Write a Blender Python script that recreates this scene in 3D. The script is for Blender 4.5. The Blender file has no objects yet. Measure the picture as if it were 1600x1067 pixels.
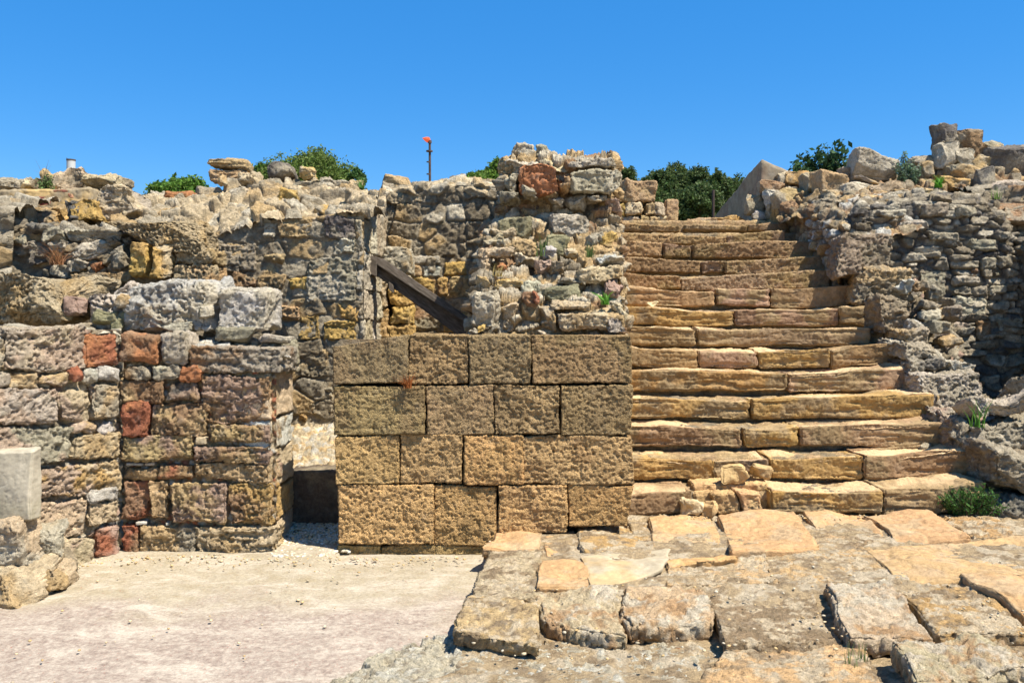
import bpy, math
import numpy as np
from mathutils import Vector

# ------------------------------------------------------------------ camera, sky, sun, exposure
S = bpy.context.scene
COL = S.collection
EYE, FPX, HOR = 1.6, 1333.0, 500.0           # eye height (m), focal length (px of a 1600 px wide picture), horizon row
cam_d = bpy.data.cameras.new('camera')
cam_d.sensor_width = 36.0
cam_d.lens = 36.0 * FPX / 1600.0
cam_d.shift_y = -(533.5 - HOR) / 1600.0
cam_d.clip_end = 3000
cam = bpy.data.objects.new('camera', cam_d)
cam.location = (0, 0, EYE)
cam.rotation_euler = (math.radians(90), 0, 0)
COL.objects.link(cam)
S.camera = cam

SUN_D = Vector((-0.42, 0.245, -0.86)).normalized()      # direction the light travels
w = bpy.data.worlds.new('World'); S.world = w; w.use_nodes = True
nt = w.node_tree; nt.nodes.clear()
sky = nt.nodes.new('ShaderNodeTexSky'); sky.sky_type = 'NISHITA'; sky.sun_disc = False
sky.sun_elevation = math.asin(-SUN_D.z)
sky.sun_rotation = math.atan2(-SUN_D.x, -SUN_D.y)
sky.air_density = 1.0; sky.dust_density = 0.0; sky.ozone_density = 3.0; sky.altitude = 100
hs = nt.nodes.new('ShaderNodeHueSaturation'); hs.inputs['Saturation'].default_value = 1.48; hs.inputs['Value'].default_value = 1.0
bgn = nt.nodes.new('ShaderNodeBackground'); bgn.inputs['Strength'].default_value = 0.098
wo = nt.nodes.new('ShaderNodeOutputWorld')
mxs = nt.nodes.new('ShaderNodeMix'); mxs.data_type = 'RGBA'; mxs.inputs[0].default_value = 0.5; mxs.inputs[7].default_value = (0.48, 1.75, 4.5, 1)
nt.links.new(sky.outputs[0], hs.inputs['Color']); nt.links.new(hs.outputs[0], mxs.inputs[6]); nt.links.new(mxs.outputs[2], bgn.inputs[0]); nt.links.new(bgn.outputs[0], wo.inputs[0])
sl = bpy.data.lights.new('sun', 'SUN'); sl.energy = 5.0; sl.angle = math.radians(0.5); sl.color = (1.0, 0.945, 0.86)
so = bpy.data.objects.new('sun', sl); so.rotation_euler = SUN_D.to_track_quat('-Z', 'Y').to_euler(); so.location = (6, -6, 14)
COL.objects.link(so)
S.view_settings.view_transform = 'Standard'; S.view_settings.look = 'None'
S.view_settings.exposure = 0.95; S.view_settings.gamma = 1.0
S.cycles.max_bounces = 6; S.cycles.diffuse_bounces = 3; S.cycles.use_denoising = True

# ------------------------------------------------------------------ projection helpers (picture ray -> point at a real distance)
def P(px, py, Y):
    return np.array([(px - 800.0) / FPX * Y, Y, EYE - (py - HOR) / FPX * Y])
def G(px, py, z):
    return P(px, py, (EYE - z) * FPX / (py - HOR))
def YL(px):                                   # the left wall runs at an angle towards the camera
    return -6.565 / ((px - 800.0) / FPX - 0.675)

# ------------------------------------------------------------------ noise
RNG = np.random.RandomState(7)
LAT = RNG.rand(64, 64, 64).astype(np.float32)
def vnoise(p):
    i = np.floor(p).astype(np.int64); f = p - i
    f = f * f * f * (f * (f * 6 - 15) + 10)
    i0 = i & 63; i1 = (i + 1) & 63
    x0, y0, z0 = i0.T; x1, y1, z1 = i1.T; fx, fy, fz = f.T
    a = LAT[x0, y0, z0] * (1 - fx) + LAT[x1, y0, z0] * fx
    b = LAT[x0, y1, z0] * (1 - fx) + LAT[x1, y1, z0] * fx
    c = LAT[x0, y0, z1] * (1 - fx) + LAT[x1, y0, z1] * fx
    d = LAT[x0, y1, z1] * (1 - fx) + LAT[x1, y1, z1] * fx
    return (a * (1 - fy) + b * fy) * (1 - fz) + (c * (1 - fy) + d * fy) * fz
ROT = np.array([[0.36, 0.48, -0.8], [-0.8, 0.6, 0.0], [0.48, 0.64, 0.6]])
def fbm(p, o=3, g=0.5):
    s = 0; a = 1; t = 0; q = np.asarray(p, float)
    for k in range(o):
        s = s + a * (vnoise(q) - 0.5); t += a; a *= g; q = q @ ROT.T * 2.03 + 17.3
    return s / t * 2                           # about -0.7 .. 0.7
WJ = RNG.rand(32, 32, 32, 4).astype(np.float32)
def worley(p, jit=(0.8, 0.8, 0.8)):
    i = np.floor(p).astype(np.int64); n = len(p)
    f1 = np.full(n, 9.0); f2 = np.full(n, 9.0); cid = np.zeros(n); vec = np.zeros((n, 3))
    for dx in (-1, 0, 1):
        for dy in (-1, 0, 1):
            for dz in (-1, 0, 1):
                c = i + (dx, dy, dz); w4 = WJ[c[:, 0] & 31, c[:, 1] & 31, c[:, 2] & 31]
                q = c + 0.5 + (w4[:, :3] - 0.5) * jit
                d = np.sqrt(((q - p) ** 2).sum(1))
                m = d < f1
                f2 = np.where(m, f1, np.minimum(f2, d)); cid = np.where(m, w4[:, 3], cid); vec = np.where(m[:, None], p - q, vec); f1 = np.where(m, d, f1)
    return f1, f2, cid, vec
def sstep(a, b, x):
    t = np.clip((x - a) / (b - a), 0, 1); return t * t * (3 - 2 * t)

# ------------------------------------------------------------------ materials
def nodes(name):
    m = bpy.data.materials.new(name); m.use_nodes = True
    t = m.node_tree; t.nodes.clear()
    b = t.nodes.new('ShaderNodeBsdfPrincipled'); o = t.nodes.new('ShaderNodeOutputMaterial')
    t.links.new(b.outputs[0], o.inputs[0])
    b.inputs['Roughness'].default_value = 0.95; b.inputs['Specular IOR Level'].default_value = 0.15
    return m, t, b
def N(t, kind, **kw):
    n = t.nodes.new(kind)
    for k, v in kw.items():
        if k in n.inputs: n.inputs[k].default_value = v
        else: setattr(n, k, v)
    return n
def ramp(t, src, stops):
    r = t.nodes.new('ShaderNodeValToRGB'); e = r.color_ramp.elements
    while len(e) < len(stops): e.new(0.5)
    for k, (p, c) in enumerate(stops):
        e[k].position = p; e[k].color = (*c, 1) if not np.isscalar(c) else (c, c, c, 1)
    t.links.new(src, r.inputs[0]); return r
def mixc(t, kind, fac, a, b):
    m = t.nodes.new('ShaderNodeMix'); m.data_type = 'RGBA'; m.blend_type = kind
    for s, v in ((m.inputs[0], fac), (m.inputs[6], a), (m.inputs[7], b)):
        if isinstance(v, bpy.types.NodeSocket): t.links.new(v, s)
        else: s.default_value = v if np.isscalar(v) else (*v, 1)
    return m.outputs[2]
def stone_mat(name, bump=0.5, dist=0.012, scale=1.0, grain=0.35, pits=0.0, bloom=0.4):
    m, t, b = nodes(name)
    tc = t.nodes.new('ShaderNodeTexCoord').outputs['Object']
    at = N(t, 'ShaderNodeAttribute', attribute_name='Col')
    n1 = N(t, 'ShaderNodeTexNoise', Scale=34 * scale, Detail=8.0, Roughness=0.7)
    n2 = N(t, 'ShaderNodeTexNoise', Scale=150 * scale, Detail=4.0, Roughness=0.7)
    n3 = N(t, 'ShaderNodeTexNoise', Scale=9 * scale, Detail=6.0, Roughness=0.65)
    for n in (n1, n2, n3): t.links.new(tc, n.inputs['Vector'])
    g = grain
    r1 = ramp(t, n1.outputs['Fac'], [(0.3, 1 - g), (0.7, 1 + g)])
    r2 = ramp(t, n2.outputs['Fac'], [(0.3, 1 - g * 0.7), (0.7, 1 + g * 0.7)])
    c = mixc(t, 'MULTIPLY', 1.0, at.outputs['Color'], r1.outputs[0])
    c = mixc(t, 'MULTIPLY', 1.0, c, r2.outputs[0])
    # pale mineral bloom and brown staining in small irregular patches
    m1 = ramp(t, n3.outputs['Fac'], [(0.55, 0.0), (0.72, bloom)])
    c = mixc(t, 'MIX', m1.outputs[0], c, (0.47, 0.42, 0.33))
    m2 = ramp(t, n3.outputs['Fac'], [(0.28, bloom), (0.42, 0.0)])
    c = mixc(t, 'MULTIPLY', m2.outputs[0], c, (0.55, 0.45, 0.36))
    t.links.new(c, b.inputs['Base Color'])
    a = N(t, 'ShaderNodeMath', operation='ADD'); t.links.new(n1.outputs['Fac'], a.inputs[0])
    k = N(t, 'ShaderNodeMath', operation='MULTIPLY'); t.links.new(n2.outputs['Fac'], k.inputs[0]); k.inputs[1].default_value = 0.35
    t.links.new(k.outputs[0], a.inputs[1]); h = a.outputs[0]
    if pits:
        v = N(t, 'ShaderNodeTexVoronoi', Scale=55 * scale); t.links.new(tc, v.inputs['Vector'])
        vr = ramp(t, v.outputs['Distance'], [(0.0, 0.0), (0.45, 1.0)])
        p = N(t, 'ShaderNodeMath', operation='MULTIPLY_ADD'); t.links.new(vr.outputs[0], p.inputs[0]); p.inputs[1].default_value = pits
        t.links.new(h, p.inputs[2]); h = p.outputs[0]
    bu = N(t, 'ShaderNodeBump', Strength=bump, Distance=dist); t.links.new(h, bu.inputs['Height']); t.links.new(bu.outputs[0], b.inputs['Normal'])
    return m
M = {
    'rough': stone_mat('rough_limestone', 1.0, 0.03, 1.25, 0.36, 0, .3),
    'porous': stone_mat('porous_shell_stone', 1.0, 0.03, 1.5, 0.34, 0.5, 0.12),
    'worn': stone_mat('worn_sandstone', 0.8, 0.014, 1.0, 0.2, 0, 0.12),
    'far': stone_mat('weathered_masonry', 1.0, 0.045, 0.9, 0.36, 0, .3),
    'smooth': stone_mat('smooth_plaster', 0.3, 0.004, 1.2, 0.12),
}
def simple(name, c, rough=0.8, var=0.25, scale=20):
    c = tuple(x * .8 for x in c)
    m, t, b = nodes(name)
    tc = t.nodes.new('ShaderNodeTexCoord').outputs['Object']
    n = N(t, 'ShaderNodeTexNoise', Scale=scale, Detail=4.0); t.links.new(tc, n.inputs['Vector'])
    r = ramp(t, n.outputs['Fac'], [(0.3, tuple(x * (1 - var) for x in c)), (0.7, tuple(x * (1 + var) for x in c))])
    t.links.new(r.outputs[0], b.inputs['Base Color']); b.inputs['Roughness'].default_value = rough
    return m
def leaf_mat(name, c):
    m, t, b = nodes(name)
    at = N(t, 'ShaderNodeAttribute', attribute_name='Col')
    t.links.new(mixc(t, 'MULTIPLY', 1.0, at.outputs['Color'], c), b.inputs['Base Color'])
    b.inputs['Roughness'].default_value = 0.6
    tr = t.nodes.new('ShaderNodeBsdfTranslucent'); t.links.new(mixc(t, 'MULTIPLY', 1.0, at.outputs['Color'], tuple(min(1, x * 1.2) for x in c)), tr.inputs[0])
    mx = t.nodes.new('ShaderNodeMixShader'); mx.inputs[0].default_value = 0.3
    o = [n for n in t.nodes if n.type == 'OUTPUT_MATERIAL'][0]
    t.links.new(b.outputs[0], mx.inputs[1]); t.links.new(tr.outputs[0], mx.inputs[2]); t.links.new(mx.outputs[0], o.inputs[0])
    return m

# ------------------------------------------------------------------ linking and tagging
def tag(o, label=None, cat=None, group=None, kind=None):
    if label: o['label'] = label
    if cat: o['category'] = cat
    if group: o['group'] = group
    if kind: o['kind'] = kind
    return o
def empty(name, loc, label, cat, group=None):
    o = bpy.data.objects.new(name, None); o.empty_display_size = 0.2; o.location = tuple(float(v) for v in loc); COL.objects.link(o)
    return tag(o, label, cat, group)
def mesh_obj(name, V, F, mat, parent=None, col=None, smooth=True):
    """V (n,3) world points, F (m,4) or (m,3) indices"""
    V = np.asarray(V, np.float32); F = np.asarray(F, np.int32)
    c = np.array([V[:, 0].mean(), V[:, 1].mean(), V[:, 2].min()])
    me = bpy.data.meshes.new(name); k = F.shape[1]
    me.vertices.add(len(V)); me.vertices.foreach_set('co', (V - c).astype(np.float32).ravel())
    me.loops.add(F.size); me.loops.foreach_set('vertex_index', F.ravel())
    me.polygons.add(len(F)); me.polygons.foreach_set('loop_start', np.arange(0, F.size, k, dtype=np.int32))
    me.polygons.foreach_set('loop_total', np.full(len(F), k, np.int32))
    me.polygons.foreach_set('use_smooth', np.full(len(F), smooth, bool))
    if col is not None:
        gm = col.mean(1, keepdims=True); col = np.clip(gm + (col - gm) * (1.0 if mat.name in ('rough_limestone', 'weathered_masonry') else 1.07), 0.004, 1) * 0.80
        a = me.color_attributes.new('Col', 'FLOAT_COLOR', 'POINT')
        a.data.foreach_set('color', np.concatenate([np.clip(col, 0, 1), np.ones((len(V), 1))], 1).astype(np.float32).ravel())
    me.update(); me.validate()
    me.materials.append(mat)
    o = bpy.data.objects.new(name, me); COL.objects.link(o)
    if parent is not None:
        o.parent = parent; pl = np.array(parent.location)
        q = parent.parent
        while q is not None: pl = pl + np.array(q.location); q = q.parent
        o.location = tuple(c - pl)
    else: o.location = tuple(c)
    return o

# ------------------------------------------------------------------ colours (albedo)
C = {k: np.array(v) for k, v in dict(
    och=(.44, .30, .13), tan=(.43, .32, .18), gry=(.34, .305, .24), wht=(.60, .575, .51), crm=(.56, .47, .33),
    red=(.37, .15, .09), brn=(.29, .19, .115), pnk=(.41, .27, .21), dgr=(.20, .18, .145), ora=(.48, .225, .11),
    yel=(.50, .35, .13), ash=(.40, .275, .13), asd=(.285, .21, .115), tread=(.60, .40, .19), stp=(.43, .295, .14), cem=(.52, .41, .265),
    lgr=(.46, .425, .35), pat=(.25, .215, .16), grn=(.25, .24, .155)).items()}
for k in C:
    if k not in ('tread', 'stp', 'asd'): C[k] = np.clip(C[k] * (1.32 if k not in ('wht', 'crm', 'ora', 'red') else 1.15), 0, .72)
    C[k] = C[k] * (1.04, .97, .84)
C['tread'] = np.array([.56, .35, .175]); C['asd'] = np.array([.45, .315, .175]); C['ash'] = np.array([.76, .48, .235]); C['stp'] = np.array([.56, .37, .19]); C['wht'] = np.array([.66, .61, .50])
C['pnk'] = np.array([.50, .34, .24]); C['dgr'] = np.array([.20, .175, .14])
def paint(Pw, base, second, share, seed, contrast=0.2, f=4.0, third=None):
    n = fbm(Pw * f + seed * 3.7, 4, 0.6)
    m = sstep(0.5 - share - 0.12, 0.5 - share + 0.16, (n * 0.8 + 0.5) * -1 + 1.0 - 0.0)
    m = 1 - sstep(share - 0.22, share + 0.22, n * 1.1 + 0.5)
    n2 = fbm(Pw * f * 4 + seed, 3, 0.6)
    c = base * (1 - m[:, None]) + second * m[:, None]
    if third is not None:
        m3 = sstep(.02, .22, fbm(Pw * f * 0.9 + seed * 1.9 + 50, 4, .65))[:, None]; c = c * (1 - m3) + np.array(third) * m3
    return c * (1 + contrast * n2[:, None] * 1.6)

# ------------------------------------------------------------------ the stone maker
_seed = [1]
def stone(name, F, B, parent=None, col='tan', c2='pat', share=0.3, r=0.02, amp=0.012, pit=0.0, strata=0.0, warp=0.012, cuts=0,
          mat='rough', sp=None, wear=0.02, freq=21.0, sag=0.0, pf=4.0, third=None, topcol=None):
    """rounded eroded block between a front quad F and a back quad B (TL, TR, BR, BL)"""
    _seed[0] += 1; sd = _seed[0]; rs = np.random.RandomState(sd)
    F = np.array(F, float); B = np.array(B, float)
    L = (np.linalg.norm(F[1] - F[0]) + np.linalg.norm(F[2] - F[3])) / 2
    H = (np.linalg.norm(F[3] - F[0]) + np.linalg.norm(F[2] - F[1])) / 2
    D = (np.linalg.norm(B - F, axis=1)).mean()
    Yc = F[:, 1].mean()
    if sp is None: sp = 1.05 * Yc / 853.0
    if cuts > 2: r = min(r, 0.03)
    r = r * 0.62; wear = wear * 0.7
    if cuts: cuts += 3
    r = min(r, 0.49 * L, 0.49 * H, 0.49 * D)
    nx = int(np.clip(L / sp, 6, 210)); ny = int(np.clip(H / sp, 6, 110)); nz = int(np.clip(D / sp / 1.8, 5, 26 if D < 1 else 80))
    def axis(n, ln):
        t = np.linspace(0, 1, n + 1); e = min(0.35, r / ln)          # denser near the rounded ends
        return t
    ta, tb = axis(nx, L), axis(ny, H); tz = np.linspace(0, 1, nz + 1) ** 1.35
    idx = -np.ones((nx + 1, ny + 1, nz + 1), np.int64)
    m = np.zeros_like(idx, bool); m[[0, -1]] = 1; m[:, [0, -1]] = 1; m[:, :, [0, -1]] = 1
    ii, jj, kk = np.nonzero(m); idx[ii, jj, kk] = np.arange(len(ii))
    def quads(a, flip):
        q = np.stack([a[:-1, :-1], a[1:, :-1], a[1:, 1:], a[:-1, 1:]], -1).reshape(-1, 4)
        return q[:, ::-1] if flip else q
    Fc = np.concatenate([quads(idx[:, :, 0], 0), quads(idx[:, :, -1], 1), quads(idx[:, 0, :], 1), quads(idx[:, -1, :], 0), quads(idx[0], 0), quads(idx[-1], 1)])[:, ::-1]
    hL, hH, hD = L / 2, H / 2, D / 2; h = np.array([hL, hH, hD])
    q = np.stack([(ta[ii] - .5) * L, (tb[jj] - .5) * H, (tz[kk] - .5) * D], 1)
    inner = np.clip(q, -(h - r), h - r); n = q - inner; ln = np.linalg.norm(n, axis=1, keepdims=True) + 1e-9; n = n / ln
    edge = 1 - np.abs(n).max(1)
    q = inner + n * r
    for c in range(cuts):                                          # knock corners off a boulder
        d = rs.normal(size=3); d /= np.linalg.norm(d); d = d * (1 / h); d /= np.linalg.norm(d)
        sup = (np.abs(d) * h).sum(); lim = sup * rs.uniform(0.5, 0.78)
        ov = np.maximum(0, q @ d - lim); q = q - ov[:, None] * d * 0.97
    a = q[:, 0:1] / L + .5; b = q[:, 1:2] / H + .5; c = q[:, 2:3] / D + .5
    def tri(a, b, c):
        f = (F[0] * (1 - a) + F[1] * a) * (1 - b) + (F[3] * (1 - a) + F[2] * a) * b
        g = (B[0] * (1 - a) + B[1] * a) * (1 - b) + (B[3] * (1 - a) + B[2] * a) * b
        return f * (1 - c) + g * c
    W = tri(a, b, c)
    ax = (F[1] - F[0] + F[2] - F[3]); ax /= np.linalg.norm(ax)
    ay = (F[3] - F[0] + F[2] - F[1]); ay /= np.linalg.norm(ay)
    az = (B - F).mean(0); az /= np.linalg.norm(az)
    Nw = n[:, 0:1] * ax + n[:, 1:2] * ay + n[:, 2:3] * az; Nw /= np.linalg.norm(Nw, axis=1, keepdims=True) + 1e-9
    off = sd * 5.31
    if warp:
        sc = 1.6 / max(L, H, 0.15)
        for k in range(3): W[:, k] += warp * 2 * fbm(W * sc + off + k * 31, 2)
    d = amp * 1.25 * fbm(W * freq + off, 4, 0.68)
    d += amp * 0.8 * fbm(W * 6 + off + 70, 2)
    d -= amp * 0.75 * (1 - sstep(0.0, 0.13, np.abs(fbm(W * freq * 0.8 + off + 40, 3, 0.6))))
    d -= wear * edge * 3.0 * (0.35 + np.clip(fbm(W * 7 + off, 2) + 0.35, 0, 1.2))
    if sag: d -= sag * np.clip(fbm(W * np.array([2.2, 2.2, 2.2]) + off, 2) + 0.25, 0, 1) * np.clip(-Nw[:, 1] * 0.4 + Nw[:, 2] * 0.8 + edge * 1.5, 0, 1)
    if pit:
        pn = fbm(W * 46 + off, 3, 0.7); d -= pit * 1.15 * sstep(0.02, 0.30, pn)
        pn = fbm(W * 11 + off + 9, 2, 0.5); d -= pit * 1.2 * sstep(0.32, 0.5, pn)
    if pit:
        h1, _, hc, _ = worley(W / 0.045 + off, np.array([.9, .9, .9])); d -= pit * 2.0 * (1 - sstep(.12, .34, h1)) * (hc > .62)
    if strata:
        s = fbm(W * np.array([3.5, 3.5, 26.0]) + off, 3, 0.55); d -= strata * (sstep(0.0, 0.25, s) + 0.5 * sstep(0.3, 0.36, s))
    W = W + Nw * d[:, None]
    cc = C[col] if isinstance(col, str) else np.array(col); c2v = C[c2] if isinstance(c2, str) else np.array(c2)
    cc = cc * rs.uniform(0.9, 1.1) * (1 + rs.uniform(-0.04, 0.04, 3))
    vc = paint(W + off, cc, c2v, share, sd, f=pf, third=third)
    if topcol is not None:                                          # foot-worn tread, also lightened against the riser as its sunlit top
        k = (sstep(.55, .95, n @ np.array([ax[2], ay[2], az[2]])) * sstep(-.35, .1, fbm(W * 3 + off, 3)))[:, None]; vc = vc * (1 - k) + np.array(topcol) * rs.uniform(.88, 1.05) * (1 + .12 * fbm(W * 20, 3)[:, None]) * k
    return mesh_obj(name, W, Fc, M[mat], parent, vc)

def face(parent, name, x0, y0, x1, y1, Y, depth=0.4, skew=None, **kw):
    """a block whose front fills a picture rectangle at distance Y (a number, or a function of px)"""
    yf = Y if callable(Y) else (lambda p: Y)
    q = [(x0, y0), (x1, y0), (x1, y1), (x0, y1)]
    if skew: q = [(a + s[0], b + s[1]) for (a, b), s in zip(q, skew)]
    F = [P(a, b, yf(a)) for a, b in q]
    if callable(Y): dv = np.array([-0.829, 0.56, 0]) * depth      # square to the slanted wall
    else: dv = np.array([0, depth, 0])
    rs = np.random.RandomState(int(x0 * 7 + y0 * 13) % 99991)
    B = [f + dv for f in F]
    return stone(name, F, B, parent, **kw)

def slab(name, q, z, t, label=None, cat='slab', group='worn paving slabs at the foot of the steps', parent=None, tilt=(0, 0, 0, 0), **kw):
    F = [G(a, b, z + dz) for (a, b), dz in zip(q, tilt)]
    B = [f - np.array([0, 0, t]) for f in F]
    o = stone(name, F, B, parent, **kw)
    if label: tag(o, label, cat, group)
    return o

def sheet(name, rows, parent=None, sp=None, cell=(0.2, 0.2, 0.12), relief=0.035, joint=0.3, amp=0.01, pal=('gry', 'lgr', 'tan', 'pat'), mortar='lgr',
          jit=(0.85, 0.85, 0.5), ids=0.02, mat='far', out=None, share=0.25, freq=17, bulge=0.0, seed=None):
    """masonry skin through rows of world points; stones are raised, mortar is recessed"""
    _seed[0] += 1; sd = _seed[0] if seed is None else seed
    rows = [np.array(r, float) for r in rows]
    if sp is None: sp = 1.2 * np.mean([r[:, 1].mean() for r in rows]) / 853.0
    lens = [np.linalg.norm(np.diff(r, axis=0), axis=1).sum() for r in rows]
    nx = int(np.clip(max(lens) / sp, 8, 700))
    R = []
    for r in rows:
        s = np.concatenate([[0], np.cumsum(np.linspace(1, 1, len(r) - 1))]) / (len(r) - 1)
        t = np.linspace(0, 1, nx + 1); R.append(np.stack([np.interp(t, s, r[:, k]) for k in range(3)], 1))
    G_ = [R[0][None]]
    for a, b in zip(R[:-1], R[1:]):
        m = int(np.clip(np.linalg.norm(b - a, axis=1).max() / sp, 1, 400)); t = np.linspace(0, 1, m + 1)[1:, None, None]
        G_.append(a[None] * (1 - t) + b[None] * t)
    W = np.concatenate(G_, 0)
    du = np.gradient(W, axis=1); dv = np.gradient(W, axis=0); Nn = np.cross(du, dv); Nn /= np.linalg.norm(Nn, axis=2, keepdims=True) + 1e-9
    for _ in range(3):
        Nn[1:-1] = (Nn[:-2] + 2 * Nn[1:-1] + Nn[2:]) / 4
    Nn /= np.linalg.norm(Nn, axis=2, keepdims=True) + 1e-9
    my, mx = W.shape[:2]; W = W.reshape(-1, 3); Nn = Nn.reshape(-1, 3)
    if out is None: out = (0, -1, 0.35)
    if (Nn @ np.array(out)).mean() < 0: Nn = -Nn
    q = W + 0.05 * np.stack([fbm(W * 3 + 5 + k * 9 + sd, 2) for k in range(3)], 1)
    f1, f2, cid, loc = worley(q / np.array(cell) + sd * 3.3, np.array(jit))
    body = sstep(0.01, joint * 0.6, f2 - f1)
    tx = np.sin(cid * 711.0); ty = np.sin(cid * 1337.0 + 1); tz_ = np.sin(cid * 2111.0 + 2)
    tilt = (loc[:, 0] * tx + loc[:, 1] * ty + loc[:, 2] * tz_)
    d = relief * (body - 0.6) + ids * 2 * (((cid * 91.7) % 1.0) - 0.5) * body + relief * 0.9 * tilt * body + amp * 1.5 * fbm(W * freq + sd, 5, 0.65) + bulge * fbm(W * 1.7 + sd, 2)
    d = d - amp * 0.6 * (1 - sstep(0.0, 0.15, np.abs(fbm(W * freq * 1.5 + sd + 40, 3, 0.6))))
    W = W + Nn * d[:, None]
    pc = np.array([C[k] if isinstance(k, str) else k for k in pal])
    pick = (cid * 977.0 % 1.0 * len(pc)).astype(int).clip(0, len(pc) - 1)
    base = pc[pick] * (0.82 + 0.36 * ((cid * 53.7) % 1.0))[:, None]
    mo = C[mortar] if isinstance(mortar, str) else np.array(mortar)
    k = sstep(0.02, joint * 0.7, f2 - f1)[:, None]
    base = base * k + mo * (1 - k)
    n = fbm(W * 4 + sd, 4, 0.6); mm = (1 - sstep(share - 0.15, share + 0.15, n * 1.1 + 0.5))[:, None]
    col = base * (1 - mm) + C['pat'] * mm
    col = col * (1 + 0.5 * fbm(W * 22 + sd, 3)[:, None])
    g = np.arange(my * mx).reshape(my, mx)
    Fc = np.stack([g[:-1, :-1], g[:-1, 1:], g[1:, 1:], g[1:, :-1]], -1).reshape(-1, 4)
    return mesh_obj(name, W, Fc, M[mat], parent, col)

def grid_sheet(name, x, y, zf, colf, mat, parent=None):
    X, Y = np.meshgrid(x, y); V = np.stack([X.ravel(), Y.ravel(), zf(X.ravel(), Y.ravel())], 1)
    g = np.arange(X.size).reshape(X.shape)
    Fc = np.stack([g[:-1, :-1], g[:-1, 1:], g[1:, 1:], g[1:, :-1]], -1).reshape(-1, 4)
    return mesh_obj(name, V, Fc, mat, parent, None if colf is None else colf(V))

# ================================================================== THE SETTING
# mortar floor that also is the ground out to the horizon
def floor_mat():
    m, t, b = nodes('old_mortar_floor')
    ge = t.nodes.new('ShaderNodeNewGeometry').outputs['Position']
    def noi(scale, det=6.0, rough=0.6, stretch=None, dis=0.0):
        n = N(t, 'ShaderNodeTexNoise', Scale=scale, Detail=det, Roughness=rough, Distortion=dis)
        src = ge
        if stretch:
            mp = t.nodes.new('ShaderNodeMapping'); mp.inputs['Scale'].default_value = stretch; t.links.new(ge, mp.inputs[0]); src = mp.outputs[0]
        t.links.new(src, n.inputs['Vector']); return n.outputs['Fac']
    sep = t.nodes.new('ShaderNodeSeparateXYZ'); t.links.new(ge, sep.inputs[0])
    # sandy strip by the walls, pinkish crushed-brick mortar nearer the camera
    a = N(t, 'ShaderNodeMath', operation='MULTIPLY_ADD'); t.links.new(noi(1.6), a.inputs[0]); a.inputs[1].default_value = 1.5; t.links.new(sep.outputs['Y'], a.inputs[2])
    zone = ramp(t, a.outputs[0], [(0.0, 0.0), (1.0, 1.0)])
    mr = N(t, 'ShaderNodeMapRange'); mr.inputs[1].default_value = 5.35; mr.inputs[2].default_value = 5.75; t.links.new(a.outputs[0], mr.inputs[0])
    pink = ramp(t, noi(26, 8.0, 0.75), [(0.36, (.32, .25, .20)), (0.5, (.45, .375, .30)), (0.64, (.58, .51, .41))])
    sand = ramp(t, noi(9, 8.0, 0.7), [(0.3, (.40, .335, .21)), (0.55, (.50, .44, .32)), (0.75, (.60, .53, .39))])
    c = mixc(t, 'MIX', mr.outputs[0], pink.outputs[0], sand.outputs[0])
    st = ramp(t, noi(3.4, 9.0, 0.72, (0.7, 1.5, 1), 0.6), [(0.5, 0.0), (0.66, 0.85)])
    c = mixc(t, 'MIX', st.outputs[0], c, (.68, .61, .49))
    gr = ramp(t, noi(60, 4.0, 0.8), [(0.35, 0.72), (0.6, 1.12)])
    c = mixc(t, 'MULTIPLY', 0.9, c, gr.outputs[0])
    rs_ = ramp(t, noi(75, 2.0, 0.5), [(0.69, 0.0), (0.72, 0.7)])
    c = mixc(t, 'MIX', rs_.outputs[0], c, (.42, .14, .09))
    c = mixc(t, 'MULTIPLY', 1.0, c, (.70, .67, .64))
    t.links.new(c, b.inputs['Base Color'])
    s = N(t, 'ShaderNodeMath', operation='ADD'); t.links.new(noi(45, 8.0, 0.7), s.inputs[0]); t.links.new(noi(7, 6.0), s.inputs[1])
    bu = N(t, 'ShaderNodeBump', Strength=0.55, Distance=0.012); t.links.new(s.outputs[0], bu.inputs['Height']); t.links.new(bu.outputs[0], b.inputs['Normal'])
    return m
MF = floor_mat()
xs = np.concatenate([[-2000, -400, -80, -20], np.linspace(-8, 8, 320), [20, 80, 400, 2000]])
ys = np.concatenate([[-2000, -300, -40, -5], np.linspace(0, 7.5, 180), [12, 40, 200, 800, 2500]])
def fz(x, y):
    p = np.stack([x, y, 0 * x], 1); near = np.exp(-(np.maximum(0, np.hypot(x, y - 4) - 7)))
    z = 0.012 * fbm(p * 2.2, 3) * near
    d = (5.78 - y); z = z + 0.035 * np.exp(-np.clip(d, 0, 9) * 3.5) * (x < -1.2) * near
    return z - 0.012
tag(grid_sheet('ground', xs, ys, fz, None, MF), kind='structure')

# the higher ground behind the ruins, made of earth
def earth_col(V): 
    c = paint(V, np.array([.33, .25, .14]), np.array([.16, .17, .08]), 0.4, 3, f=0.6); return c
def pz(x, y):
    p = np.stack([x, y, 0 * x], 1)
    return 2.78 + 0.12 * fbm(p * 0.5, 3) + np.clip(y - 60, 0, 2000) * 0.02 * 0 
xs = np.concatenate([[-1500, -300, -80], np.linspace(-30, 30, 80), [80, 300, 1500]])
ys = np.concatenate([np.linspace(11.6, 60, 60), [120, 300, 900, 2400]])
tag(grid_sheet('terrain', xs, ys, pz, earth_col, M['far']), kind='structure')
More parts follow.
